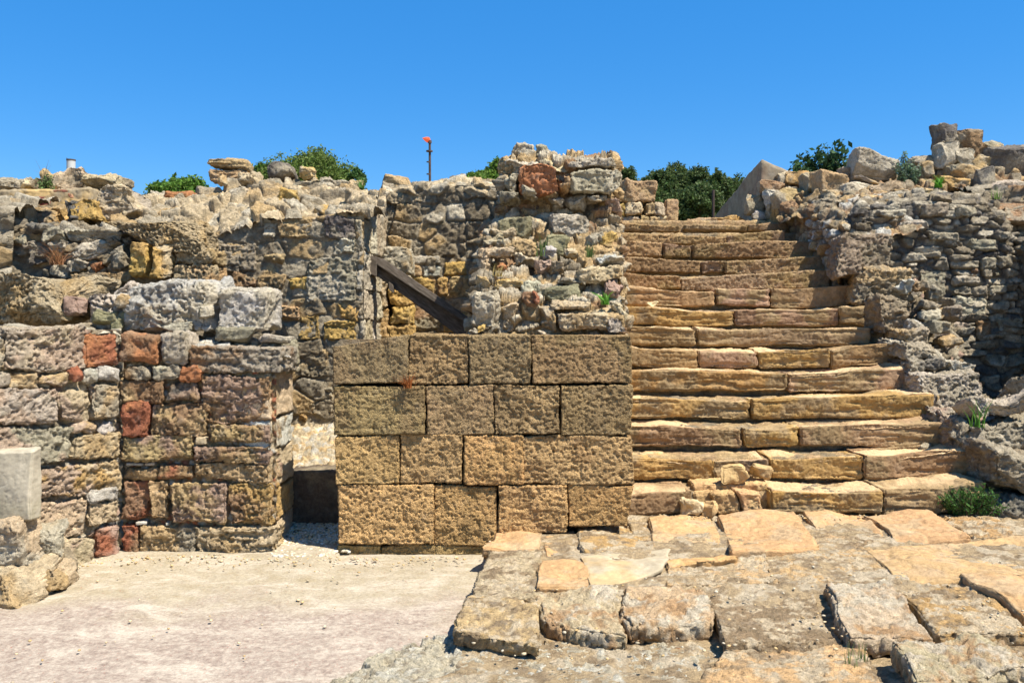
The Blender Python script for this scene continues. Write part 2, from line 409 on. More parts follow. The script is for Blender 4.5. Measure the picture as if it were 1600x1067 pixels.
# ground behind the left-hand walls, lower terrace to the plateau
xs = np.linspace(-9, 0.7, 80); ys = np.linspace(9.3, 12.5, 30)
tag(grid_sheet('terrace_ground', xs, ys, lambda x, y: 2.80 + 0.08 * fbm(np.stack([x, y, 0 * x], 1) * 2, 3), earth_col, M['far']), kind='structure')
xs = np.linspace(3.9, 12, 80); ys = np.linspace(9.9, 12.5, 30)
tag(grid_sheet('terrace_ground', xs, ys, lambda x, y: 2.95 + 0.08 * fbm(np.stack([x, y, 0 * x], 1) * 2, 3) + .35 * np.clip((x - 4) / 3, 0, 1), earth_col, M['far']), kind='structure')

# ================================================================== ASHLAR WALL
YA = 5.85
aw = empty('ashlar_wall', P(757, 866, YA + 0.3), 'low wall of five courses of squared porous blocks beside the steps', 'wall')
rowsA = [
    (523, 600, [(519, 638), (639, 732), (733, 829), (830, 986)], 'asd'),
    (602, 678, [(522, 664), (666, 772), (773, 875), (876, 988)], 'asd'),
    (680, 756, [(524, 623), (625, 723), (724, 816), (817, 990)], 'ash'),
    (758, 851, [(526, 676), (678, 778), (779, 887), (888, 991)], 'ash'),
    (852, 868, [(527, 595), (596, 680), (681, 765)], 'tan')]
for i, (a, b, bl, cn) in enumerate(rowsA):
    for j, (x0, x1) in enumerate(bl):
        rs = np.random.RandomState(i * 10 + j); b2 = b; sk = [(0, rs.uniform(-.8, 1.2)) for _ in range(4)]
        if j == len(bl) - 1: sk[1] = (rs.uniform(-4, 2), sk[1][1]); sk[2] = (rs.uniform(-4, 3), sk[2][1])
        if i == 3 and j == 2: b2 = 832
        if i == 3 and j == 3: b2 = 824; sk = [(0, 0), (0, 0), (-12, 0), (0, 0)]
        if i == 0 and j == 0: sk = [(0, 18), (0, 0), (0, 0), (0, 0)]
        cc = C[cn] * (1.0 if i != 1 else 1.2) * (1 + .12 * math.sin(i * 5 + j * 2.3)) * np.array([1, 1 + .008 * math.cos(j * 4 + i), .93 + .05 * math.cos(j * 3 + i * 2)]); x0 -= .4; x1 += .4; b2 += .6
        face(aw, 'block', x0, a, x1, b2, YA + (0.02 if (i == 4 or (i == 3 and j == 3)) else 0.004 * ((i * 5 + j * 3) % 5)), 0.42, skew=sk, col=cc, c2=cc * 0.8, share=0.35,
             r=0.009, freq=26, amp=0.0035 + .0025 * ((i * 3 + j * 7) % 3) / 2, pit=(0.0045 + .003 * ((i * 5 + j * 3) % 4) / 3) if i < 4 else 0.005, warp=0.007, wear=rs.uniform(.008, .03), mat='porous', sp=0.0062, strata=0.003 * ((i + j) % 2))
# dressed core behind the blocks so joints stay closed
sheet('wall_core', [[P(530, 530, YA + .3), P(980, 530, YA + .3)], [P(530, 866, YA + .3), P(980, 830, YA + .3)]], aw, relief=0.01, amp=0.006, pal=('asd',), mortar='asd', sp=0.04)

# ================================================================== STEPS
st = empty('stone_staircase', (2.2, 6.4, 0.15), 'broad flight of worn ochre stone steps climbing between ruined walls', 'steps')
YD = lambda n: 6.4 + 0.35 * (n - 1)
ZT = lambda n: 0.15 + 0.2 * n
steps = {
    1: [(992, 1082, 8, 0), (1206, 1382, 2, 1), (1383, 1542, -4, -6)],
    2: [(989, 1116, 6, 8), (1117, 1201, 6, 4), (1203, 1350, 2, 0), (1351, 1518, -2, -6)],
    3: [(985, 1161, 4, 6), (1163, 1249, 5, 2), (1250, 1490, 2, -6)],
    4: [(980, 1170, 2, 3), (1172, 1462, 3, -6)],
    5: [(976, 1231, 0, 2), (1233, 1435, 2, -6)],
    6: [(972, 1090, -1, 1), (1091, 1182, 1, 2), (1185, 1298, 2, 0), (1299, 1412, 0, -8)],
    7: [(968, 1087, 0, 1), (1089, 1362, 2, 3)],
    8: [(966, 1147, 0, 2), (1149, 1313, 2, -1), (1314, 1372, -1, -4)],
    9: [(962, 1116, -2, 2), (1119, 1203, -2, -3), (1204, 1345, -6, -10)],
    10: [(960, 1064, -1, 6), (1065, 1300, 6, -4)],
    11: [(958, 1095, 2, 4), (1096, 1132, 4, 3), (1133, 1290, 3, -2)],
    12: [(956, 1035, 0, 1), (1036, 1081, 2, 2), (1082, 1280, 2, -4)],
    13: [(952, 1136, 7, 10), (1137, 1232, 9, 2)],
    14: [(950, 1062, 10, 12), (1070, 1168, 12, 12), (1170, 1232, 12, 8)]}
for n, bl in steps.items():
    Yf = YD(n); zt = ZT(n)
    ytop = HOR + FPX * (EYE - zt) / Yf; ybot = HOR + FPX * (EYE - zt + 0.2) / Yf
    par = empty('step', P(1200, ybot, Yf), None, None); par.parent = st; par.location = tuple(np.array(par.location) - np.array(st.location))
    xa, xb = bl[0][0], bl[-1][1]
    bl = [((.72 / Yf * FPX + 800), *bl[0][1:])] + bl[1:]
    for j, (x0, x1, d0, d1) in enumerate(bl):
        bow = lambda x: 4.0 * (1 - ((x - (xa + xb) / 2) / ((xb - xa) / 2)) ** 2)
        d0 += bow(x0); d1 += bow(x1)
        low = n <= 9
        F = [P(x0, ytop + d0, Yf), P(x1, ytop + d1, Yf), P(x1, ybot + 1, Yf + .015), P(x0, ybot + 2, Yf + .015)]
        B = [f + np.array([0, 0.43, 0]) for f in F]
        tr = np.array([.60, .38, .15]) if (n, j) in ((2, 0), (2, 2), (4, 0), (4, 1), (5, 0), (8, 0), (3, 1), (6, 2), (1, 1)) else C['stp'] * (1.05 if n > 8 else 1) * np.array([1, 1 + .02 * ((n * 3 + j) % 3 - 1), 1 + .09 * ((n * 3 + j * 5) % 3)]) * (1 - .07 * ((n + j * 3) % 4))
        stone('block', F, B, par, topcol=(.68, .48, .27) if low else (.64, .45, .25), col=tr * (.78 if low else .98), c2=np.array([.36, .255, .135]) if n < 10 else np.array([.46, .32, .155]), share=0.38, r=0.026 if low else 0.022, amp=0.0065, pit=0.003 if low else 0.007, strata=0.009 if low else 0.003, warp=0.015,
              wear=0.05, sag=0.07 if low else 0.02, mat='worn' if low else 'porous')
# broken pieces of the lowest step
p1 = [o for o in bpy.data.objects if o.name.startswith('step')][0]
def piece(quad, Y, d, **kw):
    F = [P(a, b, Y) for a, b in quad]; B = [f + np.array([0, d, 0]) for f in F]
    return stone('block', F, B, p1, col='tread', c2='tan', share=0.35, r=0.02, mat='worn', warp=0.008, wear=0.02, sag=0.02, **kw)
piece([(1084, 768), (1118, 766), (1112, 806), (1095, 806)], 6.50, 0.3)
piece([(1113, 774), (1150, 770), (1160, 803), (1122, 804)], 6.38, 0.34)
piece([(1150, 766), (1190, 772), (1192, 801), (1163, 802)], 6.36, 0.36)
piece([(1084, 757), (1200, 752), (1200, 775), (1084, 778)], 6.55, 0.25)
stair_fill = [[(0.75, YD(1) + .1, 0), (3.75, YD(1) + .1, 0)]]
for n in range(1, 15):
    stair_fill += [[(0.75, YD(n) + .12, ZT(n) - .06), (3.75, YD(n) + .12, ZT(n) - .06)], [(0.75, YD(n) + .47, ZT(n) - .05), (3.75, YD(n) + .47, ZT(n) - .05)]]
stair_fill += [[(0.75, 12.2, ZT(14) - .05), (3.95, 12.2, ZT(14) - .05)]]
sheet('rubble_bed', stair_fill, st, sp=0.03, relief=0.01, amp=0.01, pal=('stp', 'tan'), mortar='tan', ids=0.005, out=(0, -.5, 1))
face(st, 'top_stone', 1078, 340, 1122, 352, 11.25, 0.3, col='stp', r=0.03, warp=0.02, cuts=3)
face(st, 'top_stone', 1118, 337, 1167, 350, 11.3, 0.3, col='och', r=0.03, warp=0.02, cuts=3)

# small stones lying on the lowest step
lab = ['pale rounded stone lying at the front of the cracked lowest step', 'small ochre stone wedged right of the pale rounded stone at the step foot',
       'broken angular stone lying on the lowest step tread, left of two', 'small triangular stone lying on the lowest step tread, right of two', 'tiny pale pebble on a tread near the left wall, halfway up']
for k, (x0, y0, x1, y1, Y, c, cu) in enumerate([(1066, 782, 1101, 808, 6.3, 'crm', 4), (1103, 790, 1122, 812, 6.25, 'tan', 4), (1131, 729, 1177, 758, 6.5, 'tan', 6), (1175, 729, 1207, 748, 6.6, 'tan', 5), (1012, 471, 1028, 478, 9.0, 'crm', 4)]):
    tag(face(None, 'loose_stone', x0, y0, x1, y1, Y, 0.14 if k < 4 else .06, col=c, c2='tan', r=0.04, warp=0.02, cuts=cu, amp=0.006, mat='worn'), lab[k], 'stone', 'loose stones on the lowest steps' if k < 4 else None)

# ================================================================== PAVING
slabs = [
    ([(779, 826), (853, 826), (843, 857), (760, 857)], .15, 'tread', 0, 'orange sandstone slab against the ashlar wall, at the left edge of the paving'),
    ([(758, 859), (844, 859), (836, 931), (738, 933)], .15, 'lgr', 1, 'whitish pitted slab between the left edge of the paving and a dark open joint'),
    ([(732, 935), (836, 933), (838, 1000), (707, 985)], .145, 'cem', 1, 'rough grey slab jutting out at the front left corner of the paving'),
    ([(855, 828), (908, 826), (908, 873), (846, 873)], .14, 'tan', 0, 'small tan slab with an orange rim, right of the orange corner slab'),
    ([(910, 824), (1014, 815), (1014, 851), (910, 866)], .13, 'tan', 1, 'grey brown slab at the foot of the ashlar wall beside the lowest step'),
    ([(846, 875), (918, 872), (930, 917), (838, 919)], .14, 'tread', 0, 'orange slab with a smeared edge, left of the smooth cement patch'),
    ([(838, 920), (962, 918), (972, 985), (846, 962)], .16, 'crm', 2, 'thick white crusted block with a rounded front edge casting a deep shadow'),
    ([(968, 917), (1090, 914), (1112, 972), (976, 984)], .15, 'cem', 2, 'pitted crusted block with a broken front, right of the rounded thick block'),
    ([(1016, 811), (1110, 806), (1131, 866), (1019, 856)], .14, 'tread', 0, 'plain orange slab directly in front of the cracked lowest step'),
    ([(1117, 806), (1240, 799), (1284, 850), (1137, 862)], .17, 'tread', 0, 'raised orange slab with a clean straight front edge'),
    ([(1253, 801), (1344, 803), (1380, 834), (1272, 828)], .15, 'tread', 0, 'narrow orange slab right of the raised orange slab'),
    ([(1349, 803), (1450, 801), (1512, 841), (1407, 845)], .15, 'tread', 0, 'smooth orange slab under the right end of the lowest step'),
    ([(1453, 803), (1560, 807), (1594, 836), (1514, 840)], .14, 'tan', 1, 'dull brown slab next to the green bush'),
    ([(1272, 830), (1378, 835), (1352, 852), (1292, 852)], .13, 'cem', 1, 'small sunken slab between the raised orange slab and the large smooth one'),
    ([(1040, 876), (1142, 863), (1150, 879), (1045, 888)], .145, 'tread', 0, 'thin tongue of orange slab above the long crusted kerb'),
    ([(1045, 889), (1190, 868), (1213, 908), (1047, 913)], .14, 'cem', 1, 'long crusted slab behind the brown pitted one, with a rounded left end'),
    ([(1192, 866), (1350, 852), (1398, 903), (1215, 908)], .14, 'cem', 1, 'mottled grey slab left of the large smooth orange slab'),
    ([(1354, 853), (1620, 832), (1660, 898), (1410, 902)], .16, 'tread', 0, 'large smooth orange slab running out of the right side'),
    ([(1508, 900), (1660, 900), (1760, 960), (1605, 948)], .165, 'tread', 0, 'orange slab with a jagged black edge at the right side'),
    ([(1114, 917), (1256, 912), (1312, 1000), (1132, 1012)], .12, 'pat', 1, 'sunken dark brown pitted slab in the middle of the paving'),
    ([(1285, 915), (1384, 904), (1467, 986), (1332, 988)], .17, 'crm', 2, 'raised slab with an orange centre and crumbling white edge'),
    ([(1396, 906), (1506, 903), (1622, 984), (1478, 992)], .13, 'tan', 1, 'grey brown slab between two diagonal cracks, below the large orange slab'),
    ([(1385, 994), (1562, 984), (1640, 1030), (1420, 1064)], .19, 'crm', 2, 'big raised pale slab with a small hole, at the front right corner'),
    ([(1632, 990), (1760, 962), (1800, 1040), (1665, 1045)], .13, 'tan', 1, 'brown slab cut by the right side near the front'),
    ([(1132, 1014), (1340, 1002), (1376, 1085), (1090, 1085)], .10, 'cem', 1, 'rough whitish slab with a low ridge at the front edge'),
    ([(980, 990), (1112, 980), (1130, 1022), (990, 1018)], .05, 'brn', 1, 'low brown base stone in the shadow of the pitted crusted block'),
    ([(850, 985), (975, 992), (978, 1018), (852, 1012)], .045, 'tan', 1, 'low tan base stone in the shadow of the rounded thick block'),
]
for q, z, cn, rough, lb in slabs:
    qc = np.mean(q, 0); q = [tuple(qc + (np.array(v) - qc) * (1.035 if rough else 1.02)) for v in q]; rs = np.random.RandomState(int(q[0][0])); q = [tuple(np.array(v) + rs.uniform(-3, 3, 2) * (1, .5)) for v in q]
    if rough == 0: slab('paving_slab', q, z, .09, lb, col=C['tread'], c2=np.array([.50, .35, .20]), share=0.36, pf=6, r=0.014, amp=0.008, pit=0.003, warp=0.03, wear=0.035, mat='worn', sp=0.009, freq=4)
    elif rough == 1: slab('paving_slab', q, z, .08, lb, col=C[cn] * np.array([.98, .88, .76]), c2=np.array([.34, .245, .14]), share=0.42, r=0.016, amp=0.010, pit=0.009, warp=0.022, wear=0.02, pf=13, third=(.66, .52, .33), mat='rough', sp=0.0095, freq=7)
    else: slab('paving_slab', q, z, .11, lb, col=C[cn], c2='tread', share=0.35, pf=8, third=(.68, .57, .40), r=0.03, amp=0.016, pit=0.012, warp=0.026, wear=0.04, mat='rough', sp=0.0095, freq=8)
slab('cement_patch', [(905, 868), (1050, 853), (1036, 892), (928, 914)], .148, .03, 'smooth pale cement patch between the slabs at the paving centre', 'cement', None, col=(.46, .38, .25), c2=(.48, .35, .19), share=.45, pf=3, r=.012, amp=.004, warp=.016, wear=.006, mat='smooth', sp=.012)

def bed_col(V): return paint(V, np.array([.52, .38, .21]), np.array([.34, .245, .14]), 0.4, 5, f=12, third=(.62, .50, .33))
def bed_z(x, y):
    p = np.stack([x, y, 0 * x], 1)
    return 0.127 + 0.020 * fbm(p * 5, 4, .6) + 0.014 * fbm(p * 28, 4, .65) - 0.07 * np.clip((4.75 - y) * 2, 0, 1)
# earth bed the slabs lie in; its left edge follows the slabs
ysb = np.linspace(2.6, 7.2, 330); V = []
nb = 360
for y in ysb:
    xl = np.interp(y, [2.6, 3.6, 3.75, 4.2, 4.6, 4.9, 5.85, 5.86, 7.2], [-.7, -.5, -.3, -.26, -.22, -.2, -.13, .8, .8]); xr = 6.5
    t = np.linspace(0, 1, nb) ** 1.3; x = xl + (xr - xl) * t
    z = bed_z(x, 0 * x + y); e = np.clip((x - xl) / .05, 0, 1); V.append(np.stack([x, 0 * x + y, z * e - .03 * (1 - e)], 1))
V = np.concatenate(V); g = np.arange(len(V)).reshape(len(ysb), nb)
Fc = np.stack([g[:-1, :-1], g[:-1, 1:], g[1:, 1:], g[1:, :-1]], -1).reshape(-1, 4)
tag(mesh_obj('paving_bed', V, Fc, M['rough'], None, bed_col(V)), kind='structure')
# broken mortar apron in the foreground
V = []; ysb = np.linspace(2.9, 4.22, 260); nb = 420
for y in ysb:
    xl = -.80 + .05 * math.sin(y * 3.1) + .04 * math.sin(y * 17) + .02 * math.sin(y * 43) + max(0, (y - 3.6)) * .5; xr = 1.05 + .2 * math.sin(y * 7)
    x = np.linspace(xl, xr, nb); p = np.stack([x, 0 * x + y, 0 * x], 1)
    ef = np.minimum(np.clip((x - xl) / .03, 0, 1), np.clip((xr - x) / .2, 0, 1)) * np.clip((4.22 - y) / .03, 0, 1) * 1.0
    p[:, 2] = 0
    z = 0.055 + 0.02 * fbm(p * 5, 3) + 0.022 * fbm(p * 24, 5, .7) - .022 * sstep(.04, .3, fbm(p * 17 + 8, 3, .65))
    V.append(np.stack([x, 0 * x + y, z * ef - .03 * (1 - ef)], 1))
V = np.concatenate(V); g = np.arange(len(V)).reshape(len(ysb), nb)
Fc = np.stack([g[:-1, :-1], g[:-1, 1:], g[1:, 1:], g[1:, :-1]], -1).reshape(-1, 4)
tag(mesh_obj('mortar_apron', V, Fc, M['rough'], None, paint(V, np.array([.60, .52, .36]), np.array([.40, .33, .22]), .3, 4, f=14, third=(.66, .60, .46))), kind='structure')

# ================================================================== LEFT WALL AND PILLAR
YP = 5.80
pl = empty('stone_pillar', P(320, 868, YP + .3), 'square end of a wall in mixed red, brown and grey stones left of the gap', 'pillar')
pil = [ # x0,y0,x1,y1,colour, second colour, depth, pit, strata
    (187, 524, 250, 571, 'brn', 'ora', .3, .004, 0), (253, 522, 288, 569, 'lgr', 'gry', .3, .006, 0),
    (289, 541, 437, 585, 'gry', 'brn', .5, .012, .012),
    (191, 572, 233, 595, 'brn', 'gry', .3, .005, 0), (234, 569, 281, 593, 'lgr', 'gry', .3, .006, 0), (282, 571, 312, 597, 'ora', 'red', .3, .003, 0),
    (188, 595, 257, 630, 'brn', 'tan', .3, .008, 0), (259, 597, 311, 630, 'brn', 'dgr', .3, .008, 0), (313, 585, 420, 661, 'brn', 'pnk', .3, .014, .006),
    (190, 630, 230, 681, 'red', 'ora', .3, .004, 0), (232, 632, 322, 685, 'brn', 'tan', .3, .014, .006), (324, 663, 420, 694, 'tan', 'brn', .3, .014, .014),
    (190, 683, 303, 722, 'tan', 'brn', .3, .01, .004), (305, 696, 423, 722, 'tan', 'brn', .3, .012, .012),
    (190, 728, 243, 750, 'tan', 'brn', .3, .006, 0), (244, 727, 300, 750, 'brn', 'red', .3, .005, 0), (303, 723, 423, 754, 'tan', 'pnk', .3, .014, .01),
    (190, 754, 231, 812, 'brn', 'red', .3, .008, 0), (232, 752, 262, 812, 'tan', 'brn', .3, .008, 0), (264, 753, 352, 818, 'tan', 'pnk', .3, .012, .006),
    (354, 755, 423, 822, 'och', 'brn', .3, .016, .014), (190, 820, 215, 864, 'red', 'brn', .3, .004, 0), (217, 819, 305, 867, 'tan', 'gry', .3, .012, 0),
    (306, 824, 426, 869, 'crm', 'tan', .3, .014, .016)]
for x0, y0, x1, y1, c, c2, dp, pi, sr in pil:
    rs = np.random.RandomState(x0 + y0)
    face(pl, 'stone', x0, y0, x1, y1, YP + rs.uniform(-.015, .02), dp, third=(.46, .31, .21) if (x1 > 300 and y0 > 580 and y0 < 760) else None, col=c, c2=c2, share=.32, r=.022, amp=.012, pit=pi, strata=sr, warp=.014, wear=.02, sp=.0085,
         skew=[tuple(rs.uniform(-2.5, 2.5, 2)) for _ in range(4)])
face(pl, 'stone', 402, 533, 455, 582, 6.25, .25, col='gry', c2='lgr', r=.02, strata=.01)
for x0, y0, x1, y1 in [(196, 722, 222, 728), (225, 723, 240, 728), (210, 815, 228, 821), (258, 815, 264, 821), (304, 684, 322, 695)]:
    face(pl, 'chip', x0, y0, x1, y1, YP + .01, .08, col='wht', c2='crm', r=.01, amp=.003, warp=.004, wear=.004, sp=.008)
# plastered jamb stones on the sunny side of the pillar
for k, (z0, z1, c) in enumerate([(.92, 1.24, 'crm'), (.70, .915, 'wht'), (.42, .695, 'crm'), (.20, .415, 'och'), (0.0, .195, 'crm')]):
    xj = -1.645
    F = [np.array([xj - .2, 5.84, z1]), np.array([xj, 5.82, z1]), np.array([xj, 5.82, z0]), np.array([xj - .2, 5.84, z0])]
    B = [f + np.array([0, .62, 0]) for f in F]
    stone('jamb_stone', F, B, pl, col=C[c] * 1.12, c2='tan', share=.3, r=.015, amp=.008, pit=.004, warp=.01, mat='rough', sp=.01)
sheet('mortar_core', [[P(192, 545, YP + .07), P(432, 545, YP + .07)], [P(192, 868, YP + .07), P(432, 868, YP + .07)]], pl, cell=(.05, .05, .04), relief=.02, pal=('crm', 'tan', 'wht', 'red'), mortar='tan', ids=.01, sp=.012, mat='rough')
sheet('mortar_top', [[P(192, 540, YP + .05), P(455, 560, YP + .05)], [P(200, 526, YP + .3), P(440, 548, YP + .25)], [P(200, 520, YP + .62), P(440, 528, YP + .62)]], pl, cell=(.1, .1, .06), relief=.02, pal=('lgr', 'wht'), mortar='lgr', mat='rough', out=(0, -.3, 1))

lw = empty('rubble_wall', P(90, 895, 5.3), 'pale slanting wall of large rough blocks at the left edge', 'wall')
lef = [
    (6, 511, 136, 579, 'gry', 'crm', .016, .006), (-70, 520, 4, 578, 'och', 'gry', .012, 0),
    (138, 523, 186, 573, 'ora', 'red', .006, 0),
    (-60, 583, 14, 608, 'gry', 'lgr', .004, 0), (15, 582, 63, 609, 'tan', 'gry', .01, 0), (66, 583, 110, 603, 'tan', 'crm', .004, 0), (111, 576, 131, 600, 'red', 'pnk', .003, 0),
    (131, 579, 151, 600, 'wht', 'lgr', .003, 0), (152, 573, 189, 596, 'wht', 'crm', .003, 0),
    (-60, 609, 94, 664, 'lgr', 'gry', .014, .006), (95, 610, 143, 660, 'crm', 'pnk', .01, 0), (144, 600, 189, 657, 'tan', 'gry', .01, 0),
    (-60, 667, 115, 724, 'gry', 'lgr', .014, .004), (117, 660, 155, 677, 'tan', 'och', .004, 0), (155, 656, 181, 675, 'wht', 'lgr', .003, 0), (116, 679, 189, 718, 'crm', 'tan', .012, 0),
    (51, 727, 189, 777, 'och', 'crm', .014, .006), (52, 781, 136, 845, 'crm', 'lgr', .01, 0), (137, 764, 189, 782, 'wht', 'crm', .005, 0), (138, 784, 189, 822, 'crm', 'tan', .012, 0),
    (80, 846, 151, 897, 'crm', 'pnk', .005, 0), (152, 822, 189, 874, 'pnk', 'red', .005, 0), (20, 848, 80, 905, 'crm', 'gry', .01, 0)]
for x0, y0, x1, y1, c, c2, pi, sr in lef:
    rs = np.random.RandomState(x0 + y0 + 200); k = (750 - 500) 
    # courses fall towards the camera: rows below eye level drop to the left
    sl = 0.0009 * ((y0 + y1) / 2 - 500) * 0.6
    def dy(x): return (189 - x) * sl * 0.5
    sk = [(0, dy(x0) - dy((x0 + x1) / 2)), (0, dy(x1) - dy((x0 + x1) / 2))] * 1
    sk = [(0, sk[0][1]), (0, sk[1][1]), (0, sk[1][1]), (0, sk[0][1])]
    sk = [(a + rs.uniform(-2, 2), b + rs.uniform(-2, 2)) for a, b in sk]
    face(lw, 'stone', x0, y0, x1, y1, lambda p, o=rs.uniform(-.015, .015): YL(p) + o, .3, third=(.60, .44, .30) if (x1 > 85 and x0 < 150 and c not in ('wht', 'red', 'ora')) else None, col=c, c2=c2, share=.32, r=.025, amp=.012, pit=pi, strata=sr, warp=.015, wear=.022, skew=sk, sp=.0085)
sheet('mortar_core', [[P(a, 515, YL(a) + .07) for a in (-80, 189)], [P(a, b, YL(a) + .06) for a, b in ((-80, 930), (189, 872))]], lw, cell=(.06, .06, .05), relief=.03, pal=('crm', 'lgr', 'wht', 'pnk'), mortar='crm', ids=.012, sp=.012, mat='rough')
sheet('mortar_top', [[P(a, 522, YL(a) + .06) for a in (-90, 189)], [P(a, 512, YL(a) + .55) for a in (-90, 189)]], lw, relief=.02, pal=('crm', 'lgr'), mortar='lgr', out=(0, 0, 1), mat='rough')
nrm = np.array([.829, -.56, 0])
def wl(a, z, o): q = P(a, 500, YL(a)); q[2] = z; return q + nrm * o
xsf = (-90, -40, 10, 60, 105)
sheet('footing', [[wl(a, .46 - .06 * k, .02) for k, a in enumerate(xsf)], [wl(a, .30 - .05 * k, .14) for k, a in enumerate(xsf)], [wl(a, .13 - .02 * k, .30 - .03 * k) for k, a in enumerate(xsf)], [wl(a, -.03, .40 - .06 * k) for k, a in enumerate(xsf)]], lw,
      cell=(.17, .17, .13), relief=.045, ids=.05, amp=.016, pal=('crm', 'lgr', 'tan', 'crm'), mortar='crm', sp=.011, mat='rough', out=(.8, -.5, .5), share=.2)
for (x0, y0, x1, y1, Y, d, c, c2, lb) in [
    (-40, 702, 49, 815, 4.95, .12, (.50, .44, .31), (.42, .37, .26), 'smooth flat greenish grey slab leaning against the left wall'),
    (-40, 812, 30, 905, 4.85, .3, 'crm', 'lgr', 'cream boulder at the far left below the smooth leaning slab'),
    (28, 822, 82, 885, 5.08, .3, 'lgr', 'crm', 'grey folded boulder at the foot of the left wall'),
    (-60, 897, 36, 960, 4.78, .5, 'crm', 'tan', 'low cream boulder on the floor in the left corner'),
    (30, 884, 92, 930, 5.0, .3, 'crm', 'tan', 'small cream boulder on the floor below the grey folded boulder')]:
    sm = lb.startswith('smooth')
    tag(face(None, 'leaning_slab' if sm else 'boulder', x0, y0, x1, y1, Y, d, col=c, c2=c2, share=.3, r=.02 if sm else .07, cuts=0 if sm else 2, warp=.01 if sm else .025, amp=.003 if sm else .012, pit=0 if sm else .004,
             mat='smooth' if sm else 'rough', wear=.01, skew=[(0, 6), (0, 0), (-4, 0), (0, 0)] if sm else None), lb, 'slab' if sm else 'boulder', None if sm else 'boulders at the foot of the left wall')

# blocks on top of the left wall and the pillar
mb = empty('masonry_fragment', P(250, 520, 6.2), 'row of white crusted mortar blocks lying on top of the pillar', 'masonry')
face(mb, 'mortar_block', 128, 446, 212, 522, 6.15, .4, col='lgr', c2='wht', share=.5, r=.05, cuts=2, warp=.04, amp=.03, pit=.02, freq=9, sp=.009)
face(mb, 'mortar_block', 178, 440, 333, 521, 6.12, .45, skew=[(30, 10), (-8, 0), (0, -4), (0, 0)], col='wht', c2='lgr', share=.3, r=.04, warp=.04, amp=.03, pit=.014, freq=9, sp=.009)
face(mb, 'mortar_block', 336, 452, 418, 516, 6.1, .42, col='wht', c2='lgr', share=.4, r=.03, warp=.02, amp=.012, pit=.008, sp=.009, skew=[(0, 2), (0, 0), (0, -1), (6, -4)])
for x0, y0, x1, y1, c in [(170, 488, 190, 521, 'grn'), (142, 486, 180, 508, 'grn'), (96, 462, 126, 492, 'pnk'), (306, 478, 330, 498, 'grn'), (176, 460, 200, 478, 'tan'), (215, 480, 240, 494, 'gry'), (255, 505, 300, 522, 'lgr'), (335, 512, 400, 535, 'gry'), (400, 522, 452, 536, 'lgr')]:
    face(mb, 'stone', x0, y0, x1, y1, 6.07, .15, col=c, c2='lgr', r=.03, cuts=3, warp=.012, amp=.008)
big = tag(face(None, 'boulder', -60, 420, 132, 511, 6.0, .6, skew=[(0, 0), (-6, 14), (-30, 0), (0, 0)], col='crm', c2='tan', share=.4, r=.06, warp=.04, amp=.02, pit=.018, freq=9, cuts=2, sp=.009, mat='porous'),
          'huge cream pitted block resting on the left wall', 'block')

# ================================================================== BACK WALLS (left half)
YB = 7.5
bw = empty('rubble_wall', P(450, 655, YB), 'grey rubble wall with yellow stones and a sunlit end behind the gap', 'wall')
prof = [(322, 372), (340, 362), (380, 352), (420, 350), (440, 340), (470, 342), (500, 340), (540, 334), (562, 334)]
def row(pts, dy=0, Y=YB, zb=None):
    return [P(a, b + dy, Y) for a, b in pts]
top = row(prof); base = [P(a, 720, YB - .02) for a, _ in prof]
end_t = [P(572, 336, YB + .12), P(585, 340, YB + .6), P(600, 330, YB + 1.5)]
end_b = [P(572, 720, YB + .12), P(585, 690, YB + .6), P(601, 660, YB + 1.5)]
sheet('masonry', [base + [P(569, 720, YB)], top + [P(569, 334, YB)], [p + np.array([0, .35, .05]) for p in top + [P(569, 334, YB)]]], bw, cell=(.3, .3, .17), relief=.022, ids=.012, amp=.012, joint=.2,
      pal=('gry', 'tan', 'gry', 'tan', 'pat'), mortar='gry', share=.3)
rs = np.random.RandomState(8)
zz = [-.1, .35, .62, .98, 1.22, 1.6, 1.86, 2.2, 2.46]
for k, (z0, z1) in enumerate(zip(zz[:-1], zz[1:])):
    ye = [7.49, 7.49 + rs.uniform(.3, .7), 8.2 + rs.uniform(-.15, .2), 8.95]
    for a, b in zip(ye[:-1], ye[1:]):
        top = z1 + .012 + (.28 * (a - 7.4) / 1.5 if k == len(zz) - 2 else 0)
        Fq = [np.array([-1.36, a, top]), np.array([-1.30, a, top]), np.array([-1.30, a, z0]), np.array([-1.36, a, z0])]
        stone('end_stone', Fq, [q + np.array([0, b - a + .015, .05 if (n_ < 2 and k == len(zz) - 2) else 0]) for n_, q in enumerate(Fq)], bw,
              col=np.array([(.74, .66, .50), (.66, .57, .40), (.70, .60, .42), (.58, .47, .29)][rs.randint(4)]), c2='lgr', share=.3, r=.02, amp=.012, pit=.008, warp=.012, wear=.012, mat='rough', sp=.011)
